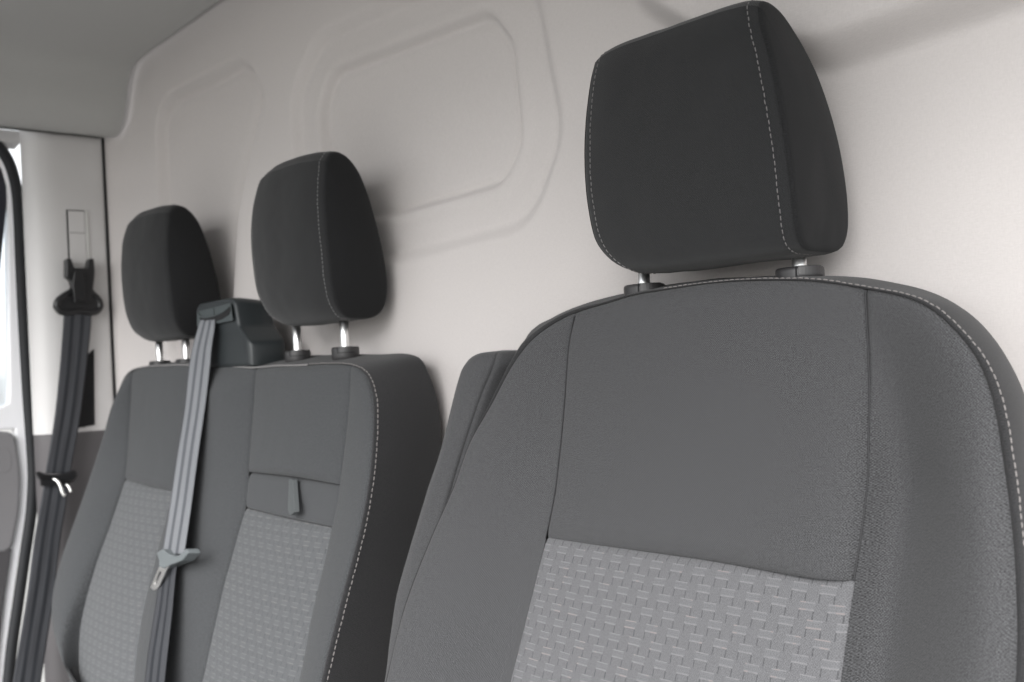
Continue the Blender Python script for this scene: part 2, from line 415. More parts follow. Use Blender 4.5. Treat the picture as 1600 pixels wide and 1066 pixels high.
def make_headliner():
    sec = [(-1.462, 1.3535), (-1.452, 1.3520), (-1.441, 1.3520), (-1.428, 1.3545), (-1.408, 1.364), (-1.392, 1.378), (-1.380, 1.397), (-1.370, 1.420), (-1.360, 1.442), (-1.346, 1.459), (-1.325, 1.4675), (-1.28, 1.4725), (-1.15, 1.477), (-.97, 1.482), (-.6, 1.489), (0, 1.489), (.40, 1.480), (.52, 1.468), (.565, 1.44), (.585, 1.40), (.60, 1.35), (.61, 1.345)]  # right-hand drop is out of view, added to block sky light
    sec = [(a, b) if b < 1.3535 else (.5+(a-.5)*.982 if a < -.9 else a, .9+(b-.9)*.982) for a, b in sec]
    S_ = cr([(a, 0, b) for a, b in sec], 160); ys = list(np.arange(-.86, .06, .03))+[.065, .073, .079, .084, .087, .089, .089, .0885]
    rows = []
    for q, y in enumerate(ys):
        r = []
        for p in S_:
            c = -.014*(1-sst(-1.46, -1.40, p[0]))
            yy = min(y, .089+c); lip = 0.
            r.append((p[0]-(lip if p[2] < 1.45 else 0), yy, p[2]+(lip if p[2] >= 1.45 else 0)))
        rows.append(r)
    return loft('headliner', rows, M_roof, None, flip=False, kind='structure', label='grey felt roof lining curving down over the side door')
headliner = make_headliner()
mesh('roof_panel', [(-1.60, -.86, 1.54), (.66, -.86, 1.54), (.66, .3, 1.54), (-1.60, .3, 1.54)], [(0, 1, 2, 3)], M_paint, kind='structure', solid=.01, label='white van roof skin above the lining')
mesh('cab_floor', [(-1.50, -1.2, -.12), (.50, -1.2, -.12), (.50, .16, -.12), (-1.50, .16, -.12)], [(0, 1, 2, 3)], plastic('floor_mat', (.04, .04, .042), .8), kind='structure', solid=.02, label='dark rubber cab floor')

prism('windscreen_header', [(-1.40, -.86, 1.465), (-1.40, -.90, 1.44), (-1.40, -.93, 1.45), (-1.40, -.92, 1.53), (-1.40, -.86, 1.53)], (2.0, 0, 0), M_roof, None, .004, kind='structure', label='unseen grey lining over the top of the windscreen opening')  # out of view, added to hold back high sky light
# pillar by the side door
def pillar_section(dx=0.):
    return [(-1.500+dx, .0895), (-1.472+dx, .0885), (-1.458+dx, .086), (-1.4515+dx, .081), (-1.450+dx, .072), (-1.450+dx, .045), (-1.450+dx, .01), (-1.4505+dx, -.008), (-1.453+dx, -.022), (-1.459+dx, -.036), (-1.469+dx, -.046), (-1.479+dx, -.051), (-1.490+dx, -.053)]
pillar = empty('door_pillar', (-1.45, .02, .80), 'pale grey plastic pillar trim between the side door opening and the bulkhead', 'pillar trim')
S_ = cr([(a, b, 0) for a, b in pillar_section()], 90)
rows = [[(p[0]+(.0 if z < 1.33 else 0), p[1], z) for p in S_] for z in np.linspace(.800, 1.365, 60)]
loft('upper_trim', rows, M_pillar, pillar, flip=True)
S2 = cr([(a, b, 0) for a, b in [(-1.40, .0930)]+[(-1.425, .0895), (-1.4440, .0855)]+[(a+.0035, b-.0005) for a, b in pillar_section()[4:]]], 90)
rows = [[(p[0], p[1], z) for p in S2] for z in list(np.linspace(-.12, .797, 40))]
rows.append([(p[0]-.0008, p[1], .7995) for p in S2]); rows.append([(p[0]-.004, p[1], .8005) for p in S2])
loft('lower_trim', rows, M_lower, pillar, flip=True)
# height adjuster slide with its two rails
hx = -1.4492
prism('adjuster_slide', [(hx, .0135, 1.112), (hx, .042, 1.112), (hx, .042, 1.2095), (hx, .0135, 1.2095)], (.0012, 0, 0), M_pillar, pillar, .0004)
prism('adjuster_rail', [(hx-.0003, .0445, 1.112), (hx-.0003, .0485, 1.112), (hx-.0003, .0485, 1.213), (hx-.0003, .0445, 1.213)], (.0026, 0, 0), plastic('rail_plastic', (.60, .60, .58), .4), pillar, .0005)
prism('adjuster_groove', [(hx-.0004, .0100, 1.112), (hx-.0004, .0125, 1.112), (hx-.0004, .0125, 1.2115), (hx-.0004, .0100, 1.2115)], (.0006, 0, 0), M_cavshade, pillar, 0)
prism('adjuster_groove', [(hx-.0004, .0100, 1.2106), (hx-.0004, .0430, 1.2106), (hx-.0004, .0430, 1.2122), (hx-.0004, .0100, 1.2122)], (.0007, 0, 0), M_lower, pillar, 0)
prism('adjuster_groove', [(hx+.0001, .0140, 1.1690), (hx+.0001, .0415, 1.1690), (hx+.0001, .0415, 1.1700), (hx+.0001, .0140, 1.1700)], (.0013, 0, 0), M_lower, pillar, 0)
prism('belt_opening_shade', [(-1.4495, 0.0492, 0.9533), (-1.4495, 0.0439, 0.8112), (-1.4495, 0.0066, 0.8072), (-1.4495, 0.0082, 0.8425), (-1.4495, 0.0286, 0.9361)], (.0012, 0, 0), M_cavshade, pillar, .0004)  # dark plate on the trim, paints the shade of an opening
prism('gap_shade', [(-1.4580, .0822, .80), (-1.4580, .0868, .80), (-1.4580, .0868, 1.353), (-1.4580, .0822, 1.353)], (.0078, 0, 0), M_cavshade, pillar, .0008)  # dark strip painting the shade between pillar and bulkhead

prism('header_trim', [(-1.492, -.90, 1.36), (-1.492, -.90, 1.338), (-1.530, -.90, 1.332), (-1.56, -.90, 1.37)], (0, .85, 0), M_pillar, pillar, .003)
# rubber seal round the door opening
seal = tube('door_seal', [(-1.5, -0.1538, 1.3402), (-1.5, -0.114, 1.3419), (-1.5, -0.091, 1.3303), (-1.5, -0.0735, 1.306), (-1.5, -0.0621, 1.2657), (-1.5, -0.0588, 1.2127), (-1.5, -0.059, 1.1064), (-1.5, -0.0585, 0.9885), (-1.5, -0.0569, 0.8706), (-1.5, -0.0549, 0.7881), (-1.5, -0.0544, 0.7234), (-1.5, -0.0605, 0.6596), (-1.5, -0.0749, 0.5801), (-1.5, -0.0892, 0.5015), (-1.5, -0.1034, 0.4237), (-1.5, -0.1124, 0.3617), (-1.5, -0.1274, 0.2585)], .0088, M_rubber, None, seg=16, n=110, label='black rubber seal curving down round the side door opening', category='door seal')
tube('seal_lip', [(-1.497, -0.154, 1.3521), (-1.497, -0.11, 1.3546), (-1.497, -0.085, 1.3373), (-1.497, -0.0665, 1.3097), (-1.497, -0.0552, 1.2669), (-1.497, -0.0519, 1.2127), (-1.497, -0.0521, 1.1062), (-1.497, -0.0516, 0.9881), (-1.497, -0.05, 0.8702), (-1.497, -0.0481, 0.7875), (-1.497, -0.0475, 0.7227), (-1.497, -0.0536, 0.6589), (-1.497, -0.0682, 0.5793), (-1.497, -0.0825, 0.5006), (-1.497, -0.0967, 0.4228), (-1.497, -0.1058, 0.3606), (-1.497, -0.1209, 0.2573)], .0030, M_black, seal, seg=10, n=110)

# side door seen through the opening
door = empty('side_door', (-1.60, -.3, .30), 'white side door with grey inner card at the far left of the cab', 'door')
prism('door_frame', [(-1.575, -0.9337, 1.2639), (-1.575, -0.0969, 1.3462), (-1.575, -0.0619, 1.3326), (-1.575, -0.0476, 1.2948), (-1.575, -0.0433, 1.2363), (-1.575, -0.0428, 1.114), (-1.575, -0.0412, 0.9919), (-1.575, -0.0407, 0.8699), (-1.575, -0.0386, 0.7845), (-1.575, -0.0392, 0.7176), (-1.575, -0.0455, 0.6516), (-1.575, -0.0627, 0.5696), (-1.575, -0.0774, 0.4883), (-1.575, -0.0909, 0.4076), (-1.575, -0.1002, 0.3434), (-1.575, -0.1168, 0.2369), (-1.575, -0.1424, 0.2443), (-1.575, -0.1251, 0.3496), (-1.575, -0.1159, 0.4134), (-1.575, -0.1049, 0.4938), (-1.575, -0.0905, 0.5743), (-1.575, -0.0725, 0.6554), (-1.575, -0.0619, 0.7202), (-1.575, -0.0591, 0.7864), (-1.575, -0.0592, 0.8106), (-1.575, -0.0916, 0.811), (-1.575, -0.9426, 0.8789), (-1.575, -0.9419, 0.9125), (-1.575, -0.09, 0.8492), (-1.575, -0.0683, 0.8597), (-1.575, -0.0657, 0.8957), (-1.575, -0.0627, 0.9924), (-1.575, -0.0587, 1.1138), (-1.575, -0.0552, 1.2234), (-1.575, -0.0554, 1.2722), (-1.575, -0.063, 1.3057), (-1.575, -0.098, 1.3196), (-1.575, -0.9341, 1.2451)], (-.03, 0, 0), M_paint, door, .003)
prism('window_surround', [(-1.577, -0.9341, 1.2574), (-1.577, -0.0857, 1.338), (-1.577, -0.0616, 1.3257), (-1.577, -0.0514, 1.2997), (-1.577, -0.0491, 1.273), (-1.577, -0.0569, 1.2236), (-1.577, -0.0668, 1.1502), (-1.577, -0.0765, 1.0774), (-1.577, -0.089, 0.9932), (-1.577, -0.1276, 0.852), (-1.577, -0.9421, 0.9126)], (-.012, 0, 0), plastic('window_surround_black', (.012, .012, .02), .3), door, .002)
gl = bpy.data.materials.new('window_glass'); gl.use_nodes = True; gb = gl.node_tree.nodes['Principled BSDF']
gb.inputs['Base Color'].default_value = (.90, .95, 1, 1); gb.inputs['Roughness'].default_value = .02; gb.inputs['Transmission Weight'].default_value = 1; gb.inputs['IOR'].default_value = 1.45
mesh('window_glass', [(-1.592, -0.9334, 0.9033), (-1.592, -0.046, 0.8459), (-1.592, -0.028, 1.2645), (-1.592, -0.049, 1.3123), (-1.592, -0.9251, 1.2558)], [(0, 1, 2, 3, 4)], gl, door, smooth=False, solid=.004)
prism('door_card', rpoly([(-1.565, -0.9414, 0.8706), (-1.565, -0.0622, 0.8062), (-1.565, -0.0546, 0.7199), (-1.565, -0.0608, 0.6545), (-1.565, -0.0786, 0.5794), (-1.565, -0.1306, 0.5917), (-1.565, -0.9449, 0.7205)], .02), (-.03, 0, 0), M_card, door, .006, 3)
prism('door_pocket', [(-1.567, -0.945, 0.727), (-1.567, -0.1297, 0.6007), (-1.567, -0.0765, 0.5884), (-1.567, -0.0923, 0.5043), (-1.567, -0.1045, 0.424), (-1.567, -0.1142, 0.3485), (-1.567, -0.1316, 0.2432), (-1.567, -0.9508, 0.4804)], (-.026, 0, 0), M_card2, door, .003)
prism('speaker_panel', rpoly([(-1.5645, -0.1551, 0.7784), (-1.5645, -0.0791, 0.7802), (-1.5645, -0.071, 0.7614), (-1.5645, -0.0707, 0.7422), (-1.5645, -0.0767, 0.7309), (-1.5645, -0.1568, 0.7355)], .01), (-.002, 0, 0), M_card, door, .0008)

# ------------------------------------------------------------------ driver's seat
PD = interp([(1.2, 0.03), (0.93, 0.024), (0.824, 0.011), (0.738, -0.017), (0.651, -0.054), (0.55, -0.1), (0.45, -0.145), (0.3, -0.21)]); PB = interp([(1.2, 0.0), (0.89, 0.0), (0.82, -0.007), (0.759, -0.019), (0.688, -0.037), (0.61, -0.062), (0.535, -0.088), (0.45, -0.12), (0.3, -0.175)])
D_ = {}
D_['SR'] = [(0.1243, 0.5782, 0.0), (0.1337, 0.6086, 0.0), (0.1307, 0.6749, 0.0), (0.1297, 0.7155, 0.0), (0.1302, 0.7358, 0.0)]
D_['SR2'] = [(0.1302, 0.7358, 0.0), (0.1313, 0.7724, 0.0), (0.1315, 0.806, 0.0), (0.1302, 0.8274, 0.0), (0.1295, 0.8671, 0.0), (0.1283, 0.9029, 0.0), (0.1272, 0.9309, 0.0)]
D_['SL'] = [(-0.1878, 0.4911, 0.0), (-0.1732, 0.5317, 0.0), (-0.1712, 0.6198, 0.0), (-0.1711, 0.6782, 0.0), (-0.1704, 0.7355, 0.0)]
D_['SL2'] = [(-0.1704, 0.7355, 0.0), (-0.1703, 0.7689, 0.0), (-0.1729, 0.8078, 0.0), (-0.173, 0.8422, 0.0), (-0.1719, 0.8713, 0.0), (-0.1686, 0.9063, 0.0), (-0.161, 0.9365, 0.0)]
D_['TOP'] = [(-0.161, 0.9365, 0.0), (-0.1176, 0.9421, 0.0), (-0.0948, 0.946, 0.0), (-0.0483, 0.9482, 0.0), (-0.0015, 0.9495, 0.0), (0.0551, 0.9464, 0.0), (0.0937, 0.9416, 0.0), (0.118, 0.9362, 0.0), (0.1273, 0.9336, 0.0)]
D_['INS'] = [(-0.1704, 0.7355, 0.0), (-0.0861, 0.7353, 0.0), (0.0064, 0.7358, 0.0), (0.0747, 0.7354, 0.0), (0.1302, 0.7358, 0.0)]
D_['TR'] = [(0.1273, 0.9336, 0), (0.1356, 0.932, 0.001), (0.155, 0.9269, 0.004), (0.1684, 0.9229, 0.007), (0.1809, 0.9156, 0.01), (0.1931, 0.9053, 0.013), (0.2048, 0.8937, 0.016), (0.213, 0.8834, 0.018)]
D_['OR'] = [(0.2529, 0.628, 0.045), (0.2552, 0.6714, 0.04), (0.2534, 0.7193, 0.036), (0.2476, 0.7609, 0.034), (0.2403, 0.7939, 0.031), (0.2303, 0.8353, 0.026), (0.2253, 0.8547, 0.023), (0.2198, 0.869, 0.02), (0.213, 0.8834, 0.018)]
D_['TL'] = [(-0.161, 0.9365, 0), (-0.1702, 0.9341, 0.001), (-0.1818, 0.9295, 0.003), (-0.1922, 0.9242, 0.006), (-0.2027, 0.9177, 0.009), (-0.2121, 0.9086, 0.013)]
D_['OL'] = [(-0.2902, 0.4764, 0.045), (-0.2797, 0.5178, 0.045), (-0.2881, 0.608, 0.042), (-0.2957, 0.6631, 0.04), (-0.2914, 0.7084, 0.038), (-0.2824, 0.75, 0.035), (-0.2754, 0.7771, 0.032), (-0.2685, 0.8197, 0.028), (-0.2522, 0.8476, 0.024), (-0.2312, 0.8835, 0.019), (-0.2121, 0.9086, 0.013)]
for k_, q in (('SR2', 'TOP'), ('SR2', 'TR')): pass
D_['SR2'][-1] = D_['TOP'][-1]; D_['TR'][0] = D_['TOP'][-1]
dseat = empty('driver_seat', (0, .02, .10), 'single seat nearest the camera with patterned insert and one large headrest', 'car seat')
bk = 'stitch'
lo = lambda a, b: [a, tuple((np.array(a)+np.array(b))/2), b]
def join_n(*segs, sig=9):
    F_ = cr([tuple(p) for q in segs[:-1] for p in q[:-1]]+[tuple(p) for p in segs[-1]], 900); ks = [0]
    for q in segs[1:]: ks.append(int(np.argmin(np.linalg.norm(F_-np.array(q[0]), axis=1))))
    ks.append(len(F_)-1); k = np.exp(-.5*(np.arange(-3*sig, 3*sig+1)/sig)**2); k /= k.sum(); n = 3*sig
    E = np.vstack([2*F_[0]-F_[n:0:-1], F_, 2*F_[-1]-F_[-2:-n-2:-1]]); F_ = np.stack([np.convolve(E[:, c], k, 'valid') for c in range(F_.shape[1])], 1)
    return [F_]+[F_[a:b+1] for a, b in zip(ks[:-1], ks[1:])]
seamD, _ol, _tl, _top, _tr, _or = join_n(D_['OL'], D_['TL'][::-1], D_['TOP'], D_['TR'], D_['OR'][::-1])
D_['OL'], D_['TL'], D_['TOP'], D_['TR'], D_['OR'] = _ol, _tl[::-1], _top, _tr, _or[::-1]
D_['SL2'][-1] = tuple(D_['TOP'][0]); D_['SR2'][-1] = tuple(D_['TOP'][-1])
def joinc(A, B):
    F_ = cr(A[:-1]+B, 500); i = int(np.argmin(np.linalg.norm(F_-np.array(B[0]), axis=1))); F_[i] = B[0]
    return F_, F_[:i+1], F_[i:]
SLall, D_['SL'], D_['SL2'] = joinc(D_['SL'], D_['SL2']); SRall, D_['SR'], D_['SR2'] = joinc(D_['SR'], D_['SR2'])
patch('insert_panel', lo(D_['SL'][0], D_['SR'][0]), D_['INS'], D_['SL'], D_['SR'], PD, M_patt, dseat, bulge=.004, seams=(1, .8, .55, 1.15), label='light grey woven insert with rows of small rectangles')
patch('upper_panel', D_['INS'], D_['TOP'], D_['SL2'], D_['SR2'], PD, M_seat, dseat, bulge=.007, puff=(0, -.007), pleat=.0014, seams=(.8, 1, .55, 1.15))
patch('right_bolster', lo(SRall[0], D_['OR'][0]), D_['TR'], SRall, D_['OR'], PD, M_seat, dseat, bulge=.004, puff=(.033, -.013), pleat=.0005, seams=(1, 1, 1.15, .8))
patch('left_bolster', lo(D_['OL'][0], SLall[0]), D_['TL'][::-1], D_['OL'], SLall, PD, M_seat, dseat, bulge=.008, puff=(-.010, .009), seams=(1, 1, 1, .55))

for nm_, cv, dep in (('seam_shade', D_['SR2'], .0024), ('seam_shade', D_['SL2'], .0008)):
    pts = [(p[0], float(PD(p[1]))-p[2]+dep, p[1]) for p in cv[::6]]
    tube(nm_, pts, .00055, M_thread_shade, dseat, seg=6, n=120)  # thin dark line painting the groove shade along the seam
def sidewall(name, seam, rear, prof, m, parent, bul=.012, st=True, n_=10, slo=.006, cx=0., cz=.6, nseam=260):
    """side and top cloth from the sewn edge (x, z, d) back to the rear edge (x, y, z)"""
    A = cr(seam, nseam); A3 = np.stack([A[:, 0], prof(A[:, 1])-A[:, 2], A[:, 1]], 1); Bd = cr(rear, 2000)
    T = np.gradient(A3, axis=0); T[:, 1] = 0; T /= np.linalg.norm(T, axis=1)[:, None]+1e-9
    No = np.stack([-T[:, 2], 0*T[:, 0], T[:, 0]], 1)
    sgn = np.sign(((A3-np.array([cx, 0, cz]))*No).sum(1))[:, None]; No = No*sgn
    tgt = (A3+No*.012)[:, (0, 2)]; ix = np.array([int(np.argmin(((Bd[:, (0, 2)]-t)**2).sum(1))) for t in tgt], float); ix[0] = 0; ix[-1] = 1999
    ix = np.maximum.accumulate(ix); kk = np.ones(15)/15; ix = np.convolve(np.r_[[ix[0]]*7, ix, [ix[-1]]*7], kk, 'valid'); B3 = at(Bd, ix/1999)
    ss = [0, .006, .013, .025, .04, .06, .09, .13, .18, .24, .32, .42, .52, .64, .76, .86, .93, .97, 1.0]
    rows = []
    for s in ss:
        bulge_ = bul*(4*s*(1-s))**.75 + .0035*(1-math.exp(-s/.02))*(1-s)
        fwd = -.0035*math.exp(-s/.012)+.0022*math.exp(-((s-.08)/.06)**2)
        base = A3*(1-s)+B3*s
        r = base+No*bulge_*(.12+.88*np.abs(No[:, :1])**1.5)+np.array([0, -1, 0])*fwd
        w = np.array([.0008*vn(*(p*1.0), 25)*min(1, s*12) for p in r])[:, None]
        rows.append(r+No*w)
    L = np.r_[0, np.cumsum(np.linalg.norm(np.diff(A3, axis=0), axis=1))]
    uvs = []; acc = 0; prev = None
    for r in rows:
        if prev is not None: acc += np.linalg.norm(r[nseam//2]-prev[nseam//2])
        prev = r; uvs += [(acc, l) for l in L]
    o = loft(name, [list(map(tuple, r)) for r in rows], m, parent, uvs)
    return o, rows, No
def fix_normals(o):
    import bmesh
    bm = bmesh.new(); bm.from_mesh(o.data); bmesh.ops.recalc_face_normals(bm, faces=bm.faces[:]); bm.to_mesh(o.data); bm.free()
# seam running round: left edge up, over the top, down the right edge
rearR = [(-0.2759, 0.085, 0.9121), (-0.2632, 0.085, 0.9267), (-0.2324, 0.085, 0.9373), (-0.2094, 0.085, 0.9441), (-0.1727, 0.085, 0.9508), (-0.1246, 0.085, 0.9548), (-0.0866, 0.085, 0.9569), (-0.0468, 0.085, 0.9573), (-0.007, 0.085, 0.9553), (0.0836, 0.085, 0.947), (0.1155, 0.085, 0.9402), (0.1401, 0.085, 0.9323), (0.1578, 0.085, 0.9239), (0.169, 0.085, 0.9157), (0.1802, 0.085, 0.9041), (0.1904, 0.085, 0.8887), (0.198, 0.085, 0.8702), (0.2071, 0.085, 0.8423)]
zlow = .17
rearD = [(-.37, -.10, .42), (-.325, -.02, .55), (-.28, .05, .70), (-.232, .080, .82), (-.2130, .085, .862)]+rearR[1:]+[(.214, .075, .78), (.222, .04, .68), (.232, -.01, .55), (.24, -.10, .40)]
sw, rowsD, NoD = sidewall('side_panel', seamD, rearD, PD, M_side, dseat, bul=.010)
# white top-stitching beside the seam, from the top middle down the right edge
nS = 260; i0 = int(nS*.53)
pth = [tuple(.35*rowsD[5][i]+.65*rowsD[6][i]) for i in range(i0, nS-2, 3)]; nn_ = [tuple(NoD[i]*.8+np.array([0, -.6, 0])) for i in range(i0, nS-2, 3)]
stitches('edge_stitching', pth, nn_, dseat, pitch=.0052, length=.0040, r=.00044, lift=.00025)
# plain back shell
rb = np.array(rowsD[-1]); 
rows = [list(map(tuple, rb)), [tuple(p*(1-.04)+np.array([0, p[1]+.012, .62])*.04+np.array([0, .004, 0])) for p in rb], [tuple(p*(1-.12)+np.array([0, p[1], .62])*.12+np.array([0, .010, 0])) for p in rb], [tuple(p*.4+np.array([0, p[1], .62])*.6+np.array([0, .012, 0])) for p in rb]]
loft('back_shell', rows, M_lower, dseat)

# armrest folded up beside the driver's backrest
def make_armrest():
    XL = interp([(0.904, -0.306), (0.8958, -0.315), (0.8662, -0.3266), (0.8106, -0.3331), (0.7681, -0.3465), (0.7281, -0.3582), (0.6634, -0.3685), (0.5862, -0.3527), (0.4895, -0.3351)])
    XR = interp([(0.9023, -0.2604), (0.8943, -0.2617), (0.8646, -0.2762), (0.8212, -0.2882), (0.7802, -0.2989), (0.7416, -0.3088), (0.6851, -0.3151), (0.5956, -0.3011), (0.5011, -0.2889)])
    YF = interp([(1.2, 0.02), (0.9, 0.012), (0.866, 0.006), (0.818, -0.008), (0.77, -0.02), (0.714, -0.033), (0.635, -0.06), (0.54, -0.1), (0.4, -0.16), (0.3, -0.21)])
    th = .078; zt = .9045; r = .018; lv = []
    for z in np.arange(.40, zt-r, .008): lv.append((z, 0.))
    for a in np.linspace(0, 1, 8)*math.pi/2: lv.append((zt-r+r*math.sin(a), r*(1-math.cos(a))))
    front = []; side = []
    for z, ins in lv:
        zz = min(z, .893); a, b, y = float(XL(zz)), float(XR(zz)), float(YF(zz)); a += ins*.8; b -= ins*.6; y0_ = y+ins; y1 = y+th-ins
        g = .0016*vn(0, 0, z, 30)
        f = [(a+.003, y1, z), (a-.001, (y0_+y1)/2, z), (a-.0005, y0_+.016, z), (a+.003, y0_+.005, z), (a+.010, y0_-.0005+g, z), ((a+b)/2, y0_-.0055+g, z), (b-.012, y0_-.0035+g, z), (b-.005, y0_-.0012, z), (b-.0018, y0_+.0012, z), (b-.0022, y0_+.0032, z)]
        q = [(b-.0022, y0_+.0032, z), (b+.0008, y0_+.0040, z), (b+.0030, y0_+.009, z), (b+.0050, y0_+.022, z), (b+.0055, (y0_+y1)/2, z), (b+.003, y1-.006, z), (b-.002, y1, z)]
        front.append(list(map(tuple, cr(f, 44)))); side.append(list(map(tuple, cr(q, 26))))
    o = loft('armrest', front, M_seat, dseat, label='grey cloth armrest folded upright against the left bolster')
    loft('armrest_side', side, M_seat, o)
    ring_ = front[-1]+side[-1][1:]; c = np.mean(np.array(ring_), 0)
    mesh('armrest_top', ring_+[tuple(c+np.array([0, 0, .0012]))], [(i, i+1, len(ring_)) for i in range(len(ring_)-1)]+[(len(ring_)-1, 0, len(ring_))], M_seat, o, [(p[0], p[1]) for p in ring_]+[(c[0], c[1])])
    return o
arm = make_armrest()

# ------------------------------------------------------------------ headrests
def headrest(parent, cx, y0, zb, zt, hw, loop, pill=.011, seamst=True, corner=.02, post_x=.078, post_y=.040, post_z=.90, name='headrest', skew=0., topslope=0., sidebulge=.010, label=None, puck=False, pexp=2.6, post_c=None):
    """loop: side outline (y, z) in 0..1 of the height for z; hw(z) half width of the front-top-back band"""
    H = zt-zb; Lp = [(y, zb+z*H) for y, z in loop]
    Q = cr([(0, a, b) for a, b in Lp]+[(0, Lp[0][0], Lp[0][1])], 481)[:-1]
    n = 120; Q = Q[::4]; cy = Q[:, 1].mean(); cz = Q[:, 2].mean(); cc = np.array([0, cy, cz])
    T = np.roll(Q, -1, 0)-np.roll(Q, 1, 0); T /= np.linalg.norm(T, axis=1)[:, None]; No = np.stack([0*T[:, 0], T[:, 2], -T[:, 1]], 1)
    if ((Q-cc)*No).sum() < 0: No = -No
    hwl = interp([(zb+a*H, b) for a, b in hw[0]]); hwr = interp([(zb+a*H, b) for a, b in hw[1]]); halfw = lambda z, sg: hwl(z) if sg < 0 else hwr(z)
    vs = np.r_[-1, -.992, -.982, -.968, -.95, -.92, -.88, np.linspace(-.82, .82, 26), .88, .92, .95, .968, .982, .992, 1]
    rows = []; uvs = []; per = np.r_[0, np.cumsum(np.linalg.norm(np.diff(Q, axis=0), axis=1))]
    for v in vs:
        r = []
        for i in range(n):
            w = float(halfw(Q[i, 2], v)); e = 1-abs(v)
            front = max(0, -(No[i, 1]))
            p = Q[i]+No[i]*((pill*(.15+.85*front))*(1-abs(v)**pexp)-.0022*math.exp(-e*w/.0020)-.001)
            x = cx+v*w+skew*(p[2]-cz)
            zz = p[2]+topslope*v*max(0, (p[2]-cz)/H)
            q = np.array([x, y0+p[1], zz]); q += No[i]*.0009*(vn(*q, 22)+.5*vn(*q, 60))*min(1, e*12)
            r.append(tuple(q)); uvs.append((x, per[i]))
        r.append(r[0]); uvs.append((uvs[-n][0], per[-1]+.003)); rows.append(r)
    o = loft(name, rows, M_head, parent, uvs)
    if label: o['label'] = label
    fix_normals(o)
    for sgn in (-1, 1):
        rr = []; uu = []
        for s in (0, .012, .03, .055, .09, .14, .2, .28, .38, .5, .64, .8, .94, 1.0):
            r = []
            for i in range(n):
                w = float(halfw(Q[i, 2], sgn)); k_ = 1-s; base = cc+(Q[i]-cc)*k_*.985; base[1] += y0
                hbase = w if s == 0 else float(halfw(base[2], sgn))
                bx = (sidebulge if sgn > 0 else -.002)*(1-(1-s)**2.2)+(.0030 if sgn > 0 else .0008)*(1-math.exp(-s/.015))-.0015
                q = np.array([cx+sgn*(hbase*(1 if s == 0 else 1)+bx)+skew*(base[2]-cz), base[1]-0*s, base[2]+topslope*sgn*max(0, (base[2]-cz)/H)])
                q[0] += sgn*.0010*vn(*q, 30)*min(1, s*10)
                if puck and sgn > 0:      # gathered cloth at the lower corner
                    dd = math.hypot(q[1]-y0-.030, q[2]-zb-.006); q[0] += .0022*math.exp(-dd/.012)*vn(q[1]*1.0, 3, q[2]*.6, 95)*min(1, s*12)
                r.append(tuple(q)); uu.append((q[1], q[2]))
            r.append(r[0]); uu.append(uu[-n]); rr.append(r)
        s_ = loft('side_panel', rr, M_headshade, o, uu); fix_normals(s_)
        # top-stitching on the band beside the seam: front and top
        vi = (6 if sgn < 0 else len(vs)-7)
        idx = [i for i in range(n) if No[i, 1] < .35 and (Q[i, 2] > zb+.02*H or No[i, 1] < -.2 or Q[i, 1] < .045)]
        # order along the loop as one run
        st = max(range(len(idx)), key=lambda a: (idx[a]-idx[a-1]) % n); idx = idx[st:]+idx[:st]
        pts = [np.array(rows[vi][i])*.62+np.array(rows[vi-sgn*-1][i])*.38 for i in idx]
        stitches('seam_stitching', [tuple(p) for p in pts], [tuple(No[i]) for i in idx], o, m=STH, pitch=.0050, length=.0036, r=STR, lift=.0004)
    for sx in (-1, 1):
        pc = cx if post_c is None else post_c
        tube('post', [(pc+sx*post_x, y0+post_y, post_z-.05), (pc+sx*post_x, y0+post_y, zb+.03)], .0056, M_chrome, o, seg=24, n=4)
    return o
def collar(parent, x, y, z, rx=.0195, ry=.0195, h=.0095, m=None):
    c = lathe_oval('post_collar', (x, y, z), rx, ry, [(.90, -.012), (.98, -.004), (1, 0), (1, h*.62), (.985, h*.82), (.93, h*.97), (.85, h), (.42, h*1.04), (.38, h*.9)], m or M_collar, parent)
    # release button let into the rim, a wedge of the disc standing a little proud
    def wedge(a0, a1, r0, r1, z0, z1, nm, mm):
        A_ = np.linspace(math.radians(a0), math.radians(a1), 9)
        pts = [(x+r1*math.cos(a), y+r1*math.sin(a), z0) for a in A_]+[(x+r0*math.cos(a), y+r0*math.sin(a), z0) for a in A_[::-1]]
        prism(nm, pts, (0, 0, z1-z0), mm, c, .0006 if mm is M_collar else 0)
    wedge(-62, 4, rx*.45, rx*1.008, z+h*.22, z+h*1.02, 'release_button', M_collar)
    wedge(-68, -63.5, rx*.45, rx*1.006, z+h*.10, z+h*1.0, 'button_gap', M_cavshade)
    wedge(-66, 6, rx*.5, rx*1.006, z+h*.12, z+h*.20, 'button_gap', M_cavshade)
    return c
STH = mat('headrest_thread', (.13, .125, .125), .8); STR = .00040
LOOP = [(.006, .93), (.001, .78), (-.001, .60), (0, .40), (.003, .20), (.010, .08), (.024, .005), (.045, -.01), (.068, .0), (.080, .05), (.084, .17), (.081, .34), (.073, .55), (.062, .76), (.050, .90), (.034, .985), (.018, .995)]
LOOPD = [(-.001, .965), (-.004, .90), (-.005, .78), (-.005, .60), (-.003, .42), (.000, .22), (.003, .09), (.009, .02), (.020, -.008), (.040, -.012), (.058, -.010), (.068, .01), (.0735, .07), (.0745, .16), (.0715, .33), (.064, .53), (.052, .74), (.038, .90), (.022, .985), (.007, 1.0)]
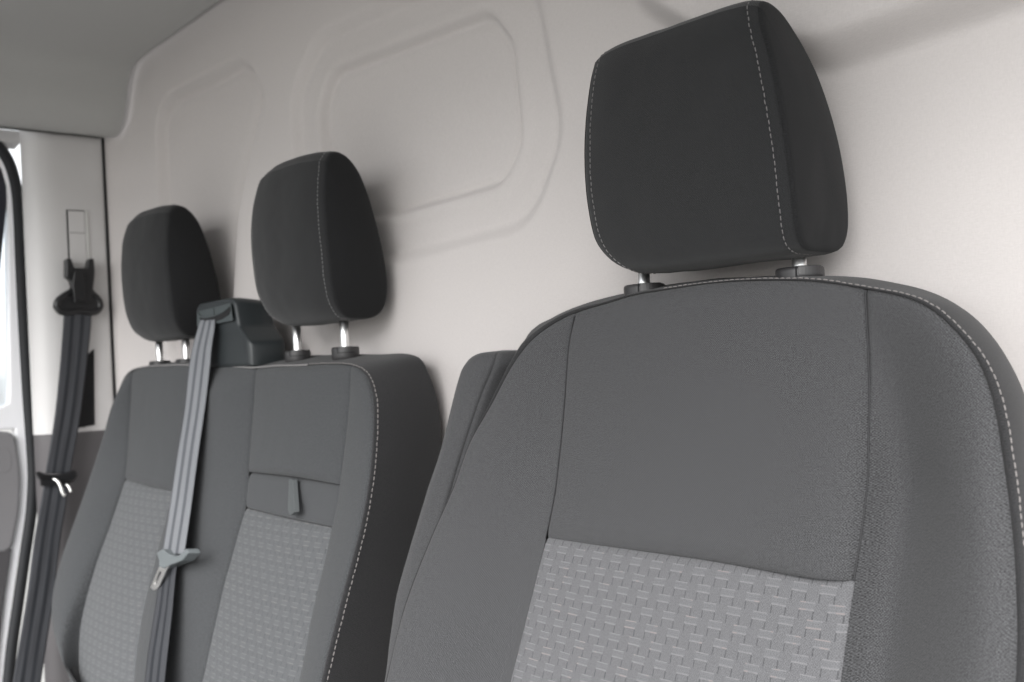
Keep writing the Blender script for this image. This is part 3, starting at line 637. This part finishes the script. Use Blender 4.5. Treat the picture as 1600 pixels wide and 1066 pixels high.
hrD = headrest(dseat, -.009, 0.0, .966, 1.154, ([(0, .074), (.07, .089), (.16, .100), (.3, .104), (.45, .104), (.7, .098), (.9, .0895), (1, .086)], [(0, .097), (.1, .0985), (.4, .098), (.7, .092), (.9, .083), (1, .079)]), LOOPD, pill=.007, pexp=5, post_x=.0788, post_y=.051, post_z=.955, post_c=-.0188, puck=True, sidebulge=.004, label='large dark cloth headrest on two chrome posts')
collar(dseat, -.0975, .051, .9475, .0185, .0185, .0092); collar(dseat, .0600, .051, .9470, .0185, .0185, .0092)

# ------------------------------------------------------------------ passenger bench
B_ = {}
B_['S1'] = [(-1.0118, 0.351, 0.0), (-1.1011, 0.4449, 0.0), (-1.16, 0.514, 0.0), (-1.1714, 0.5837, 0.0), (-1.1565, 0.6642, 0.0), (-1.1397, 0.7342, 0.0)]
B_['S1b'] = [(-1.1397, 0.7342, 0.0), (-1.1518, 0.8039, 0.0), (-1.1561, 0.8654, 0.0), (-1.1519, 0.9078, 0.0)]
B_['S2'] = [(-0.8497, 0.3896, 0.0), (-0.8992, 0.4633, 0.0), (-0.9273, 0.5021, 0.0), (-0.9491, 0.5583, 0.0), (-0.9561, 0.6459, 0.0), (-0.9502, 0.7273, 0.0)]
B_['S2b'] = [(-0.9502, 0.7273, 0.0), (-0.941, 0.7996, 0.0), (-0.9287, 0.8644, 0.0), (-0.9163, 0.9097, 0.0)]
B_['S3'] = [(-0.7295, 0.4182, 0.0), (-0.7292, 0.4892, 0.0), (-0.7282, 0.5161, 0.0), (-0.7338, 0.5691, 0.0), (-0.7366, 0.6248, 0.0), (-0.7314, 0.6844, 0.0), (-0.7251, 0.7206, 0.0)]
B_['S3m'] = [(-0.7251, 0.7206, 0.0), (-0.7291, 0.7444, 0.0), (-0.7335, 0.7668, 0.0)]
B_['S3b'] = [(-0.7335, 0.7668, 0.0), (-0.7376, 0.8134, 0.0), (-0.7363, 0.8635, 0.0), (-0.734, 0.9004, 0.0)]
B_['S4'] = [(-0.5129, 0.4697, 0.0), (-0.5131, 0.5353, 0.0), (-0.5112, 0.5562, 0.0), (-0.5164, 0.6202, 0.0), (-0.5151, 0.6703, 0.0), (-0.5122, 0.7147, 0.0)]
B_['S4m'] = [(-0.5122, 0.7147, 0.0), (-0.5094, 0.7402, 0.0), (-0.5095, 0.7634, 0.0)]
B_['S4b'] = [(-0.5095, 0.7634, 0.0), (-0.509, 0.8042, 0.0), (-0.5067, 0.8369, 0.0), (-0.5048, 0.8697, 0.0), (-0.504, 0.8983, 0.0)]
B_['OR'] = [(-0.4429, 0.4918, 0.02), (-0.4426, 0.551, 0.02), (-0.4433, 0.5733, 0.02), (-0.4411, 0.635, 0.02), (-0.4366, 0.6813, 0.02), (-0.4279, 0.7283, 0.02), (-0.4273, 0.775, 0.018), (-0.4338, 0.8224, 0.015), (-0.442, 0.8558, 0.01), (-0.453, 0.8767, 0.006)]
B_['TR'] = [(-0.504, 0.8983, 0), (-0.4879, 0.8964, 0.001), (-0.4723, 0.8911, 0.003), (-0.453, 0.8767, 0.006)]
B_['OL'] = [(-0.8443, 0.3964, 0.02), (-1.0069, 0.4482, 0.025), (-1.1074, 0.4776, 0.03), (-1.1805, 0.5058, 0.03), (-1.225, 0.5366, 0.03), (-1.2466, 0.5819, 0.03), (-1.2398, 0.6512, 0.028), (-1.2273, 0.722, 0.024), (-1.2079, 0.7939, 0.018), (-1.1937, 0.8506, 0.01), (-1.1834, 0.8815, 0.004)]
B_['TL'] = [(-1.1834, 0.8815, 0.004), (-1.1812, 0.8928, 0.002), (-1.1688, 0.903, 0.001), (-1.1519, 0.9078, 0)]
B_['T1'] = [(-1.1519, 0.9078, 0.0), (-1.099, 0.9116, 0.0), (-1.0224, 0.9116, 0.0), (-0.9556, 0.9107, 0.0), (-0.9163, 0.9097, 0.0)]
B_['T2'] = [(-0.9163, 0.9097, 0.0), (-0.8684, 0.9079, 0.0), (-0.8226, 0.9062, 0.0), (-0.7718, 0.9022, 0.0), (-0.734, 0.9004, 0.0)]
B_['T3'] = [(-0.734, 0.9004, 0.0), (-0.7131, 0.9003, 0.0), (-0.6873, 0.9017, 0.0), (-0.6103, 0.9004, 0.0), (-0.5439, 0.9009, 0.0), (-0.504, 0.8983, 0.0)]
B_['I1'] = [(-1.1397, 0.7342, 0.0), (-1.0399, 0.7292, 0.0), (-0.9502, 0.7273, 0.0)]
B_['I3'] = [(-0.7251, 0.7206, 0.0), (-0.6084, 0.7167, 0.0), (-0.5122, 0.7147, 0.0)]
B_['I4'] = [(-0.7335, 0.7668, 0.0), (-0.6174, 0.7663, 0.0), (-0.5095, 0.7634, 0.0)]
bench = empty('passenger_bench', (-.83, .02, .10), 'double passenger bench with two headrests and two patterned inserts', 'bench seat')
seamB, B_['OL'], B_['TL'], B_['T1'], B_['T2'], B_['T3'], B_['TR'], _or = join_n(B_['OL'], B_['TL'], B_['T1'], B_['T2'], B_['T3'], B_['TR'], B_['OR'][::-1]); B_['OR'] = _or[::-1]
for a_, b_, c_ in (('S1b', 'T1', 0), ('S2b', 'T2', 0), ('S3b', 'T3', 0), ('S4b', 'T3', -1)): B_[a_][-1] = tuple(B_[b_][c_])
S1a, B_['S1'], B_['S1b'] = joinc(B_['S1'], B_['S1b']); S2a, B_['S2'], B_['S2b'] = joinc(B_['S2'], B_['S2b'])
def join3(A, B, C_):
    F_ = cr(A[:-1]+B[:-1]+C_, 500); i = int(np.argmin(np.linalg.norm(F_-np.array(B[0]), axis=1))); j = int(np.argmin(np.linalg.norm(F_-np.array(C_[0]), axis=1))); F_[i] = B[0]; F_[j] = C_[0]
    return F_, F_[:i+1], F_[i:j+1], F_[j:]
S3a, B_['S3'], B_['S3m'], B_['S3b'] = join3(B_['S3'], B_['S3m'], B_['S3b']); S4a, B_['S4'], B_['S4m'], B_['S4b'] = join3(B_['S4'], B_['S4m'], B_['S4b'])
patch('insert_panel', lo(B_['S1'][0], B_['S2'][0]), B_['I1'], B_['S1'], B_['S2'], PB, M_patt2, bench, bulge=.006)
patch('upper_panel', B_['I1'], B_['T1'], B_['S1b'], B_['S2b'], PB, M_benchseat, bench, bulge=.007)
patch('centre_band', lo(B_['S2'][0], B_['S3'][0]), B_['T2'], S2a, S3a, PB, M_benchseat, bench, bulge=.020)
patch('insert_panel', lo(B_['S3'][0], B_['S4'][0]), B_['I3'], B_['S3'], B_['S4'], PB, M_patt2, bench, bulge=.005, pleat=.0006, seams=(1, 1, 1, .7))
flap, _ = patch('table_flap', B_['I3'], B_['I4'], B_['S3m'], B_['S4m'], PB, M_flap, bench, bulge=.0015, groove=.006, seams=(.6, 1.6, .43, .30), label='small plain fold-down flap above the insert')
patch('upper_panel', B_['I4'], B_['T3'], B_['S3b'], B_['S4b'], PB, M_benchseat, bench, bulge=.010, seams=(.2, 1, 1, .7))
patch('right_bolster', lo(B_['S4'][0], B_['OR'][0]), B_['TR'], S4a, B_['OR'], PB, M_benchseat, bench, bulge=.004, seams=(1, 1, .7, 1))
patch('left_bolster', lo(B_['OL'][0], B_['S1'][0]), B_['TL'], B_['OL'], S1a, PB, M_benchseat, bench, bulge=.012, seams=(1, .6, .3, 1))
def rr_top():
    return [(-1.0892, 0.068, 0.9186), (-1.0277, 0.07, 0.9176), (-0.8685, 0.075, 0.9166), (-0.7752, 0.075, 0.9149), (-0.6901, 0.075, 0.9137), (-0.612, 0.07, 0.912), (-0.5685, 0.07, 0.9104)]
rearB = [(-1.10, -.09, .38), (-1.185, -.02, .50), (-1.205, .02, .62), (-1.195, .040, .75), (-1.190, .050, .84), (-1.182, .054, .873), (-1.165, .056, .897), (-1.135, .058, .9075), (-1.09, .062, .912)]+rr_top()+[(-.462, .071, .902), (-.452, .074, .885), (-.448, .080, .86), (-.447, .084, .81), (-.450, .07, .72), (-.455, .045, .62), (-.46, .01, .52), (-.465, -.06, .38)]
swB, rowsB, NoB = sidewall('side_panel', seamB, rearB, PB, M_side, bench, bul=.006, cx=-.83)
i0 = int(nS*.700)
stitches('edge_stitching', [tuple(.4*rowsB[5][i]+.6*rowsB[6][i]) for i in range(i0, nS-2, 3)], [tuple(NoB[i]*.8+np.array([0, -.6, 0])) for i in range(i0, nS-2, 3)], bench, pitch=.0062, length=.0046, r=.00050, lift=.00025)
i1 = int(nS*.40)
tube('piping', [tuple(.5*rowsB[3][i]+.5*rowsB[4][i]+np.array([0, -.0006, 0])) for i in range(i1, i0+6, 2)], .0013, plastic('piping_cloth', (.17, .165, .165), .8), bench, seg=8, n=150)
rb = np.array(rowsB[-1]); cB = np.array([-.83, 0, .6])
rows = [list(map(tuple, rb))]+[[tuple(p*(1-f)+np.array([cB[0], p[1], cB[2]])*f+np.array([0, .010*min(1, f*6), 0])) for p in rb] for f in (.04, .12, .6)]
loft('back_shell', rows, M_lower, bench)
# pull tab hanging from the flap's upper edge
tp = [(-0.6123, -0.024, 0.765), (-0.5996, -0.026, 0.7648), (-0.5703, -0.042, 0.7306), (-0.5813, -0.042, 0.7253), (-0.5903, -0.04, 0.731)]
prism('pull_tab', tp, (.0035, .005, 0), M_tab, bench, .0008, label='short pale pull tab on the flap')

hwm = ([(0, .062), (.08, .078), (.2, .089), (.4, .094), (.62, .093), (.82, .086), (.93, .076), (1, .066)], [(0, .086), (.2, .091), (.4, .092), (.7, .090), (.9, .088), (1, .085)])
STH = plastic('grey_thread', (.20, .20, .20), .8); STR = .00036
hr1 = headrest(bench, -.630, 0.0, .955, 1.157, hwm, LOOP, pill=.012, post_x=.0575, post_y=.040, post_z=.915, label='dark cloth headrest of the middle seat')
STH = M_thread_shade
hr2 = headrest(bench, -1.078, 0.0, .955, 1.157, hwm, LOOP, pill=.012, post_x=.051, post_y=.040, post_z=.915, label='dark cloth headrest beside the side door')
for x in (-.6875, -.5725, -1.129, -1.027): collar(bench, x, .040, .9125, .0170, .0170, .0085)

# belt housing on top of the bench
def make_housing():
    f = [(-0.8944, -0.002, 0.9909), (-0.8854, -0.002, 0.9967), (-0.7993, 0.0, 0.9988), (-0.7861, 0.0, 0.9973), (-0.7772, 0.0, 0.9923), (-0.7678, 0.0, 0.958), (-0.7355, -0.002, 0.9352), (-0.7352, -0.002, 0.9039), (-0.8564, -0.002, 0.9036), (-0.8714, 0.0, 0.9366), (-0.8973, -0.002, 0.9653)]
    n = len(f); f = rpoly(f, [.004, .004, .004, .004, .006, .004, .006, .001, .001, .004, .004], 4)
    c = np.mean(np.array(f), 0); rows = []
    for dy, s in ((-.0005, .90), (0, .955), (.0015, .985), (.004, 1.0), (.018, 1.0), (.034, .995), (.046, .98), (.052, .95), (.053, .90)):
        rows.append([(c[0]+(p[0]-c[0])*s+dy*.05, p[1]+dy, c[2]+(p[2]-c[2])*s-(0 if dy < .018 else (dy-.018)*.10)*(1 if p[2] > c[2] else 0)) for p in f])
    rows = [r+[r[0]] for r in rows]
    o = loft('belt_housing', rows, M_house, bench, label='dark plastic shoulder belt housing between the headrests'); 
    nn = len(rows[0])-1
    fr = [tuple(v) for v in rows[0][:-1]]
    mesh('face_plate', fr, [tuple(range(len(fr)))], M_house, o, smooth=False)
    y = -.0058
    bz = [(-0.8843, -0.004, 0.9857), (-0.8351, -0.004, 0.9877), (-0.7806, -0.004, 0.9904), (-0.7757, -0.004, 0.9663), (-0.8237, -0.004, 0.9648), (-0.8866, -0.004, 0.9648)]
    prism('bezel', rpoly(bz, .003, 4), (0, -.0015, 0), M_bezel, o, .0006)
    sl = [(-0.8795, -0.0063, 0.9835), (-0.8739, -0.0063, 0.9777), (-0.8577, -0.0063, 0.9754), (-0.8316, -0.0063, 0.9755), (-0.8039, -0.0063, 0.9786), (-0.7861, -0.0063, 0.9835), (-0.7802, -0.0063, 0.9861), (-0.779, -0.0063, 0.9795), (-0.7872, -0.0063, 0.974), (-0.8067, -0.0063, 0.97), (-0.8284, -0.0063, 0.9678), (-0.8586, -0.0063, 0.9673), (-0.8706, -0.0063, 0.9703)]
    prism('belt_slot_shade', sl, (0, .0015, 0), M_cavshade, o, 0)  # flat dark crescent in place of the shaded slot
    dv = [(-0.8307, -0.0061, 0.987), (-0.8288, -0.0061, 0.987), (-0.8284, -0.0061, 0.9757), (-0.8304, -0.0061, 0.9759)]
    prism('divider', dv, (0, .001, 0), M_house, o, 0)
    lip = [(-0.8779, -0.007, 0.9844), (-0.8704, -0.007, 0.9775), (-0.8542, -0.007, 0.9753), (-0.8301, -0.007, 0.9757), (-0.8024, -0.007, 0.9789), (-0.7827, -0.007, 0.9845)]
    tube('slot_lip', lip, .0009, M_bezel, o, seg=8)
    return o
make_housing()

# seat cushions below the backrests
def cushion(x0, x1, y0_, y1, z0, z1, m, parent, nm='cushion'):
    rows = []
    for v in np.linspace(0, 1, 40):
        row = []
        for u in np.linspace(0, 1, 60):
            a, b = 2*u-1, 2*v-1; f = (1-abs(a)**7)**(1/2.5)*(1-abs(b)**7)**(1/2.5)
            x = (x0+x1)/2+(x1-x0)/2*a*(1-.04*abs(b)**4); y = (y0_+y1)/2+(y1-y0_)/2*b
            row.append((x, y, z0+(z1-z0)*f+.012*f*(abs(a)**3)-.010*(1-b)*f*0))
        rows.append(row)
    return loft(nm, rows, m, parent)
cushion(-.33, .24, -.62, -.10, .10, .385, M_seat, dseat); cushion(-1.22, -.47, -.60, -.08, .10, .358, M_benchseat, bench)
prism('seat_base', [(-.30, -.58, -.12), (.21, -.58, -.12), (.21, .02, -.12), (-.30, .02, -.12)], (0, 0, .24), M_lower, dseat, .01, 3)
prism('seat_base', [(-1.19, -.56, -.12), (-.50, -.56, -.12), (-.50, .02, -.12), (-1.19, .02, -.12)], (0, 0, .24), M_lower, bench, .01, 3)
# ------------------------------------------------------------------ seat belts
def ribbon(name, L, Rr, m, parent, n=110, th=.0012, bow=.0, **kw):
    a, b = cr(L, n), cr(Rr, n); k = 14; V = []; UV = []; 
    s = np.r_[0, np.cumsum(np.linalg.norm(np.diff((a+b)/2, axis=0), axis=1))]
    for i in range(n):
        t = (a[min(i+1, n-1)]-a[max(i-1, 0)]); w = b[i]-a[i]; nr = np.cross(w, t); nr /= np.linalg.norm(nr)
        for j in range(k+1):
            f = j/k; lane = 1-max(math.exp(-((f-.30)/.05)**2), math.exp(-((f-.66)/.05)**2))
            off_ = .0005*lane+bow*(4*f*(1-f))+.0012*vn(0, f*.5, s[i], 9)
            V.append(tuple(a[i]*(1-f)+b[i]*f+nr*off_)); UV.append((f, s[i]))
    return mesh(name, V, gridfaces(k+1, n), m, parent, UV, solid=th, **kw)
# shoulder belt of the middle seat
belt1 = empty('seat_belt', (-.92, -.02, .60), 'grey shoulder belt, light painted into its upper run, falling from the housing across the passenger bench', 'seat belt', None)
ribbon('webbing', [(-0.8729, -0.004, 0.9758), (-0.8717, -0.01, 0.9623), (-0.8806, -0.016, 0.933), (-0.8852, -0.02, 0.9061), (-0.8841, -0.03, 0.848), (-0.8803, -0.045, 0.7867), (-0.8696, -0.064, 0.7188), (-0.8526, -0.085, 0.6576)],
       [(-0.8287, -0.004, 0.9731), (-0.8196, -0.01, 0.9594), (-0.8199, -0.016, 0.9305), (-0.8202, -0.02, 0.9044), (-0.8208, -0.03, 0.8483), (-0.8146, -0.045, 0.7891), (-0.8018, -0.064, 0.7239), (-0.7829, -0.085, 0.6652)], M_beltlit, belt1)
ribbon('webbing', [(-0.8654, -0.078, 0.6532), (-0.8612, -0.084, 0.64), (-0.8428, -0.102, 0.5903), (-0.823, -0.122, 0.5393), (-0.7977, -0.14, 0.4996), (-0.7499, -0.17, 0.44)],
       [(-0.8133, -0.078, 0.659), (-0.8091, -0.084, 0.6462), (-0.7869, -0.102, 0.5987), (-0.7615, -0.122, 0.5505), (-0.735, -0.14, 0.5127), (-0.6851, -0.17, 0.4565)], M_belt2, belt1, label='darker lower run of the belt below the tongue')
tg = [(-0.8517, -0.094, 0.6609), (-0.832, -0.094, 0.6681), (-0.8141, -0.094, 0.6633), (-0.7921, -0.094, 0.6632), (-0.7801, -0.094, 0.6654), (-0.7576, -0.094, 0.6768), (-0.7505, -0.094, 0.6719), (-0.771, -0.094, 0.6599), (-0.7851, -0.094, 0.6558), (-0.8118, -0.094, 0.6485), (-0.8288, -0.094, 0.6423), (-0.8455, -0.094, 0.642), (-0.8443, -0.094, 0.6523)]
prism('tongue_grip', tg, (.004, .016, -.002), plastic('tongue_plastic', (.14, .155, .16), .4), belt1, .0018, 3)
th = [(-0.8356, -0.098, 0.6447), (-0.8191, -0.098, 0.645), (-0.8062, -0.098, 0.6507), (-0.8022, -0.098, 0.6503), (-0.8153, -0.098, 0.6421), (-0.8386, -0.098, 0.6189), (-0.8476, -0.098, 0.6135), (-0.8564, -0.098, 0.611), (-0.8649, -0.098, 0.6111), (-0.8668, -0.098, 0.6135)]
def ring(name, outer, inner, vec, m, parent, b=.0005):
    o_, i_ = np.array(outer), np.array(inner); n = len(o_); v = np.array(vec)
    V = [tuple(p) for p in np.vstack([o_, i_, o_+v, i_+v])]; F = []
    for i in range(n):
        j = (i+1) % n
        F += [(i, j, n+j, n+i), (2*n+i, 3*n+i, 3*n+j, 2*n+j), (i, 2*n+i, 2*n+j, j), (n+i, n+j, 3*n+j, 3*n+i)]
    o = mesh(name, V, F, m, parent, smooth=False); fix_normals(o); bev(o, b, 2); return o
ring('metal_tongue', [(-0.838, -0.097, 0.6442), (-0.8195, -0.097, 0.6439), (-0.8046, -0.097, 0.6499), (-0.8157, -0.097, 0.6419), (-0.8411, -0.097, 0.6184), (-0.8523, -0.097, 0.6122), (-0.861, -0.097, 0.6106), (-0.8693, -0.097, 0.6129)],
     [(-0.8377, -0.097, 0.6383), (-0.8315, -0.097, 0.6383), (-0.8304, -0.097, 0.6384), (-0.8317, -0.097, 0.6366), (-0.8492, -0.097, 0.6207), (-0.8515, -0.097, 0.6187), (-0.8536, -0.097, 0.6189), (-0.8557, -0.097, 0.6195)], (.0005, .002, 0), M_steel, belt1)

# outer belt hanging from the pillar
belt2 = empty('seat_belt', (-1.42, .02, .60), 'dark grey outer belt hanging on the pillar beside the side door', 'seat belt')
ribbon('webbing', [(-1.432, -0.0048, 1.0351), (-1.43, -0.0085, 1.0187), (-1.428, -0.0146, 0.9721), (-1.425, -0.0242, 0.9028), (-1.42, -0.0381, 0.8231), (-1.414, -0.0581, 0.7341)],
       [(-1.432, 0.0433, 1.0348), (-1.43, 0.0407, 1.0181), (-1.428, 0.0343, 0.9707), (-1.425, 0.022, 0.9003), (-1.42, 0.0063, 0.8195), (-1.414, -0.0155, 0.7292)], M_belt2, belt2)
ribbon('webbing', [(-1.418, -0.0584, 0.7248), (-1.414, -0.0691, 0.6789), (-1.41, -0.0823, 0.625), (-1.4, -0.102, 0.5295), (-1.385, -0.1349, 0.3906), (-1.37, -0.1618, 0.2792), (-1.36, -0.2222, -0.1325)],
       [(-1.418, -0.0157, 0.7197), (-1.414, -0.0258, 0.673), (-1.41, -0.0384, 0.6181), (-1.4, -0.0578, 0.5209), (-1.385, -0.09, 0.3793), (-1.37, -0.1161, 0.2655), (-1.36, -0.1731, -0.1556)], M_belt2, belt2)
# guide loop and bracket
k0 = -1.428
br = [(-1.438, -0.0026, 1.1177), (-1.438, 0.0065, 1.1191), (-1.438, 0.0115, 1.1015), (-1.438, 0.0333, 1.1019), (-1.438, 0.0376, 1.1187), (-1.438, 0.047, 1.1201), (-1.438, 0.0482, 1.0962), (-1.438, 0.0462, 1.0782), (-1.438, 0.0415, 1.052), (-1.438, 0.0397, 1.0377), (-1.438, 0.0086, 1.0378), (-1.438, 0.0073, 1.0602), (-1.438, 0.0036, 1.0779), (-1.438, -0.004, 1.0848)]
guide = prism('guide_bracket', br, (.016, 0, 0), M_black, belt2, .0025, 3)
prism('bracket_boss', rpoly([(-1.4215, 0.0091, 1.0952), (-1.4215, 0.0262, 1.0954), (-1.4215, 0.0274, 1.0707), (-1.4215, 0.0249, 1.0412), (-1.4215, 0.0067, 1.0413), (-1.4215, 0.0046, 1.0705)], .004), (.006, 0, 0), M_black, guide, .002, 3)
lp = [(-1.43, -0.0213, 1.0316), (-1.43, -0.0175, 1.042), (-1.43, -0.0071, 1.0502), (-1.43, 0.0068, 1.0572), (-1.43, 0.0332, 1.0573), (-1.43, 0.0468, 1.0513), (-1.43, 0.0557, 1.0406), (-1.43, 0.0564, 1.0298), (-1.43, 0.049, 1.0215), (-1.43, 0.0373, 1.0199), (-1.43, 0.0167, 1.0231), (-1.43, -0.0016, 1.0209), (-1.43, -0.0139, 1.0222)]
tube('guide_loop', lp, .0062, M_black, guide, closed=True, seg=14, n=60)
prism('loop_fill', rpoly([(-1.436, -0.0173, 1.0296), (-1.436, -0.0157, 1.0401), (-1.436, -0.0038, 1.0542), (-1.436, 0.007, 1.0683), (-1.436, 0.0416, 1.0685), (-1.436, 0.0492, 1.0554), (-1.436, 0.0567, 1.0398), (-1.436, 0.0562, 1.029), (-1.436, 0.0465, 1.0232), (-1.436, 0.0188, 1.0258), (-1.436, -0.0085, 1.0237)], .004), (.009, 0, 0), M_black, guide, .002, 3)
# sliding tongue
t2 = [(-1.402, -0.0787, 0.7393), (-1.402, -0.0733, 0.7415), (-1.402, -0.0607, 0.735), (-1.402, -0.0435, 0.7319), (-1.402, -0.0259, 0.7333), (-1.402, -0.0124, 0.7374), (-1.402, -0.0071, 0.7311), (-1.402, -0.0074, 0.7242), (-1.402, -0.0155, 0.7183), (-1.402, -0.0267, 0.7162), (-1.402, -0.044, 0.7217), (-1.402, -0.061, 0.7283), (-1.402, -0.0717, 0.7284)]
gp = prism('tongue_grip', t2, (-.014, .004, -.006), M_black, belt2, .003, 3)
prism('grip_underside', [(-1.408, -0.0687, 0.73), (-1.408, -0.0399, 0.7209), (-1.408, -0.0158, 0.718), (-1.408, -0.0206, 0.7094), (-1.408, -0.0425, 0.7121), (-1.408, -0.0684, 0.7131)], (-.006, 0, 0), M_black, gp, .001)
tube('metal_tongue', [(-1.402, -0.0493, 0.7246), (-1.396, -0.0438, 0.7198), (-1.392, -0.0402, 0.7083), (-1.39, -0.038, 0.6979), (-1.388, -0.0335, 0.6918)], [.002, .0026, .0026, .0026, .0026], M_steel, belt2, seg=8, n=20)
tube('metal_tongue', [(-1.4, -0.0286, 0.712), (-1.396, -0.0257, 0.7085), (-1.392, -0.0231, 0.697)], .0020, M_steel, belt2, seg=8, n=12)
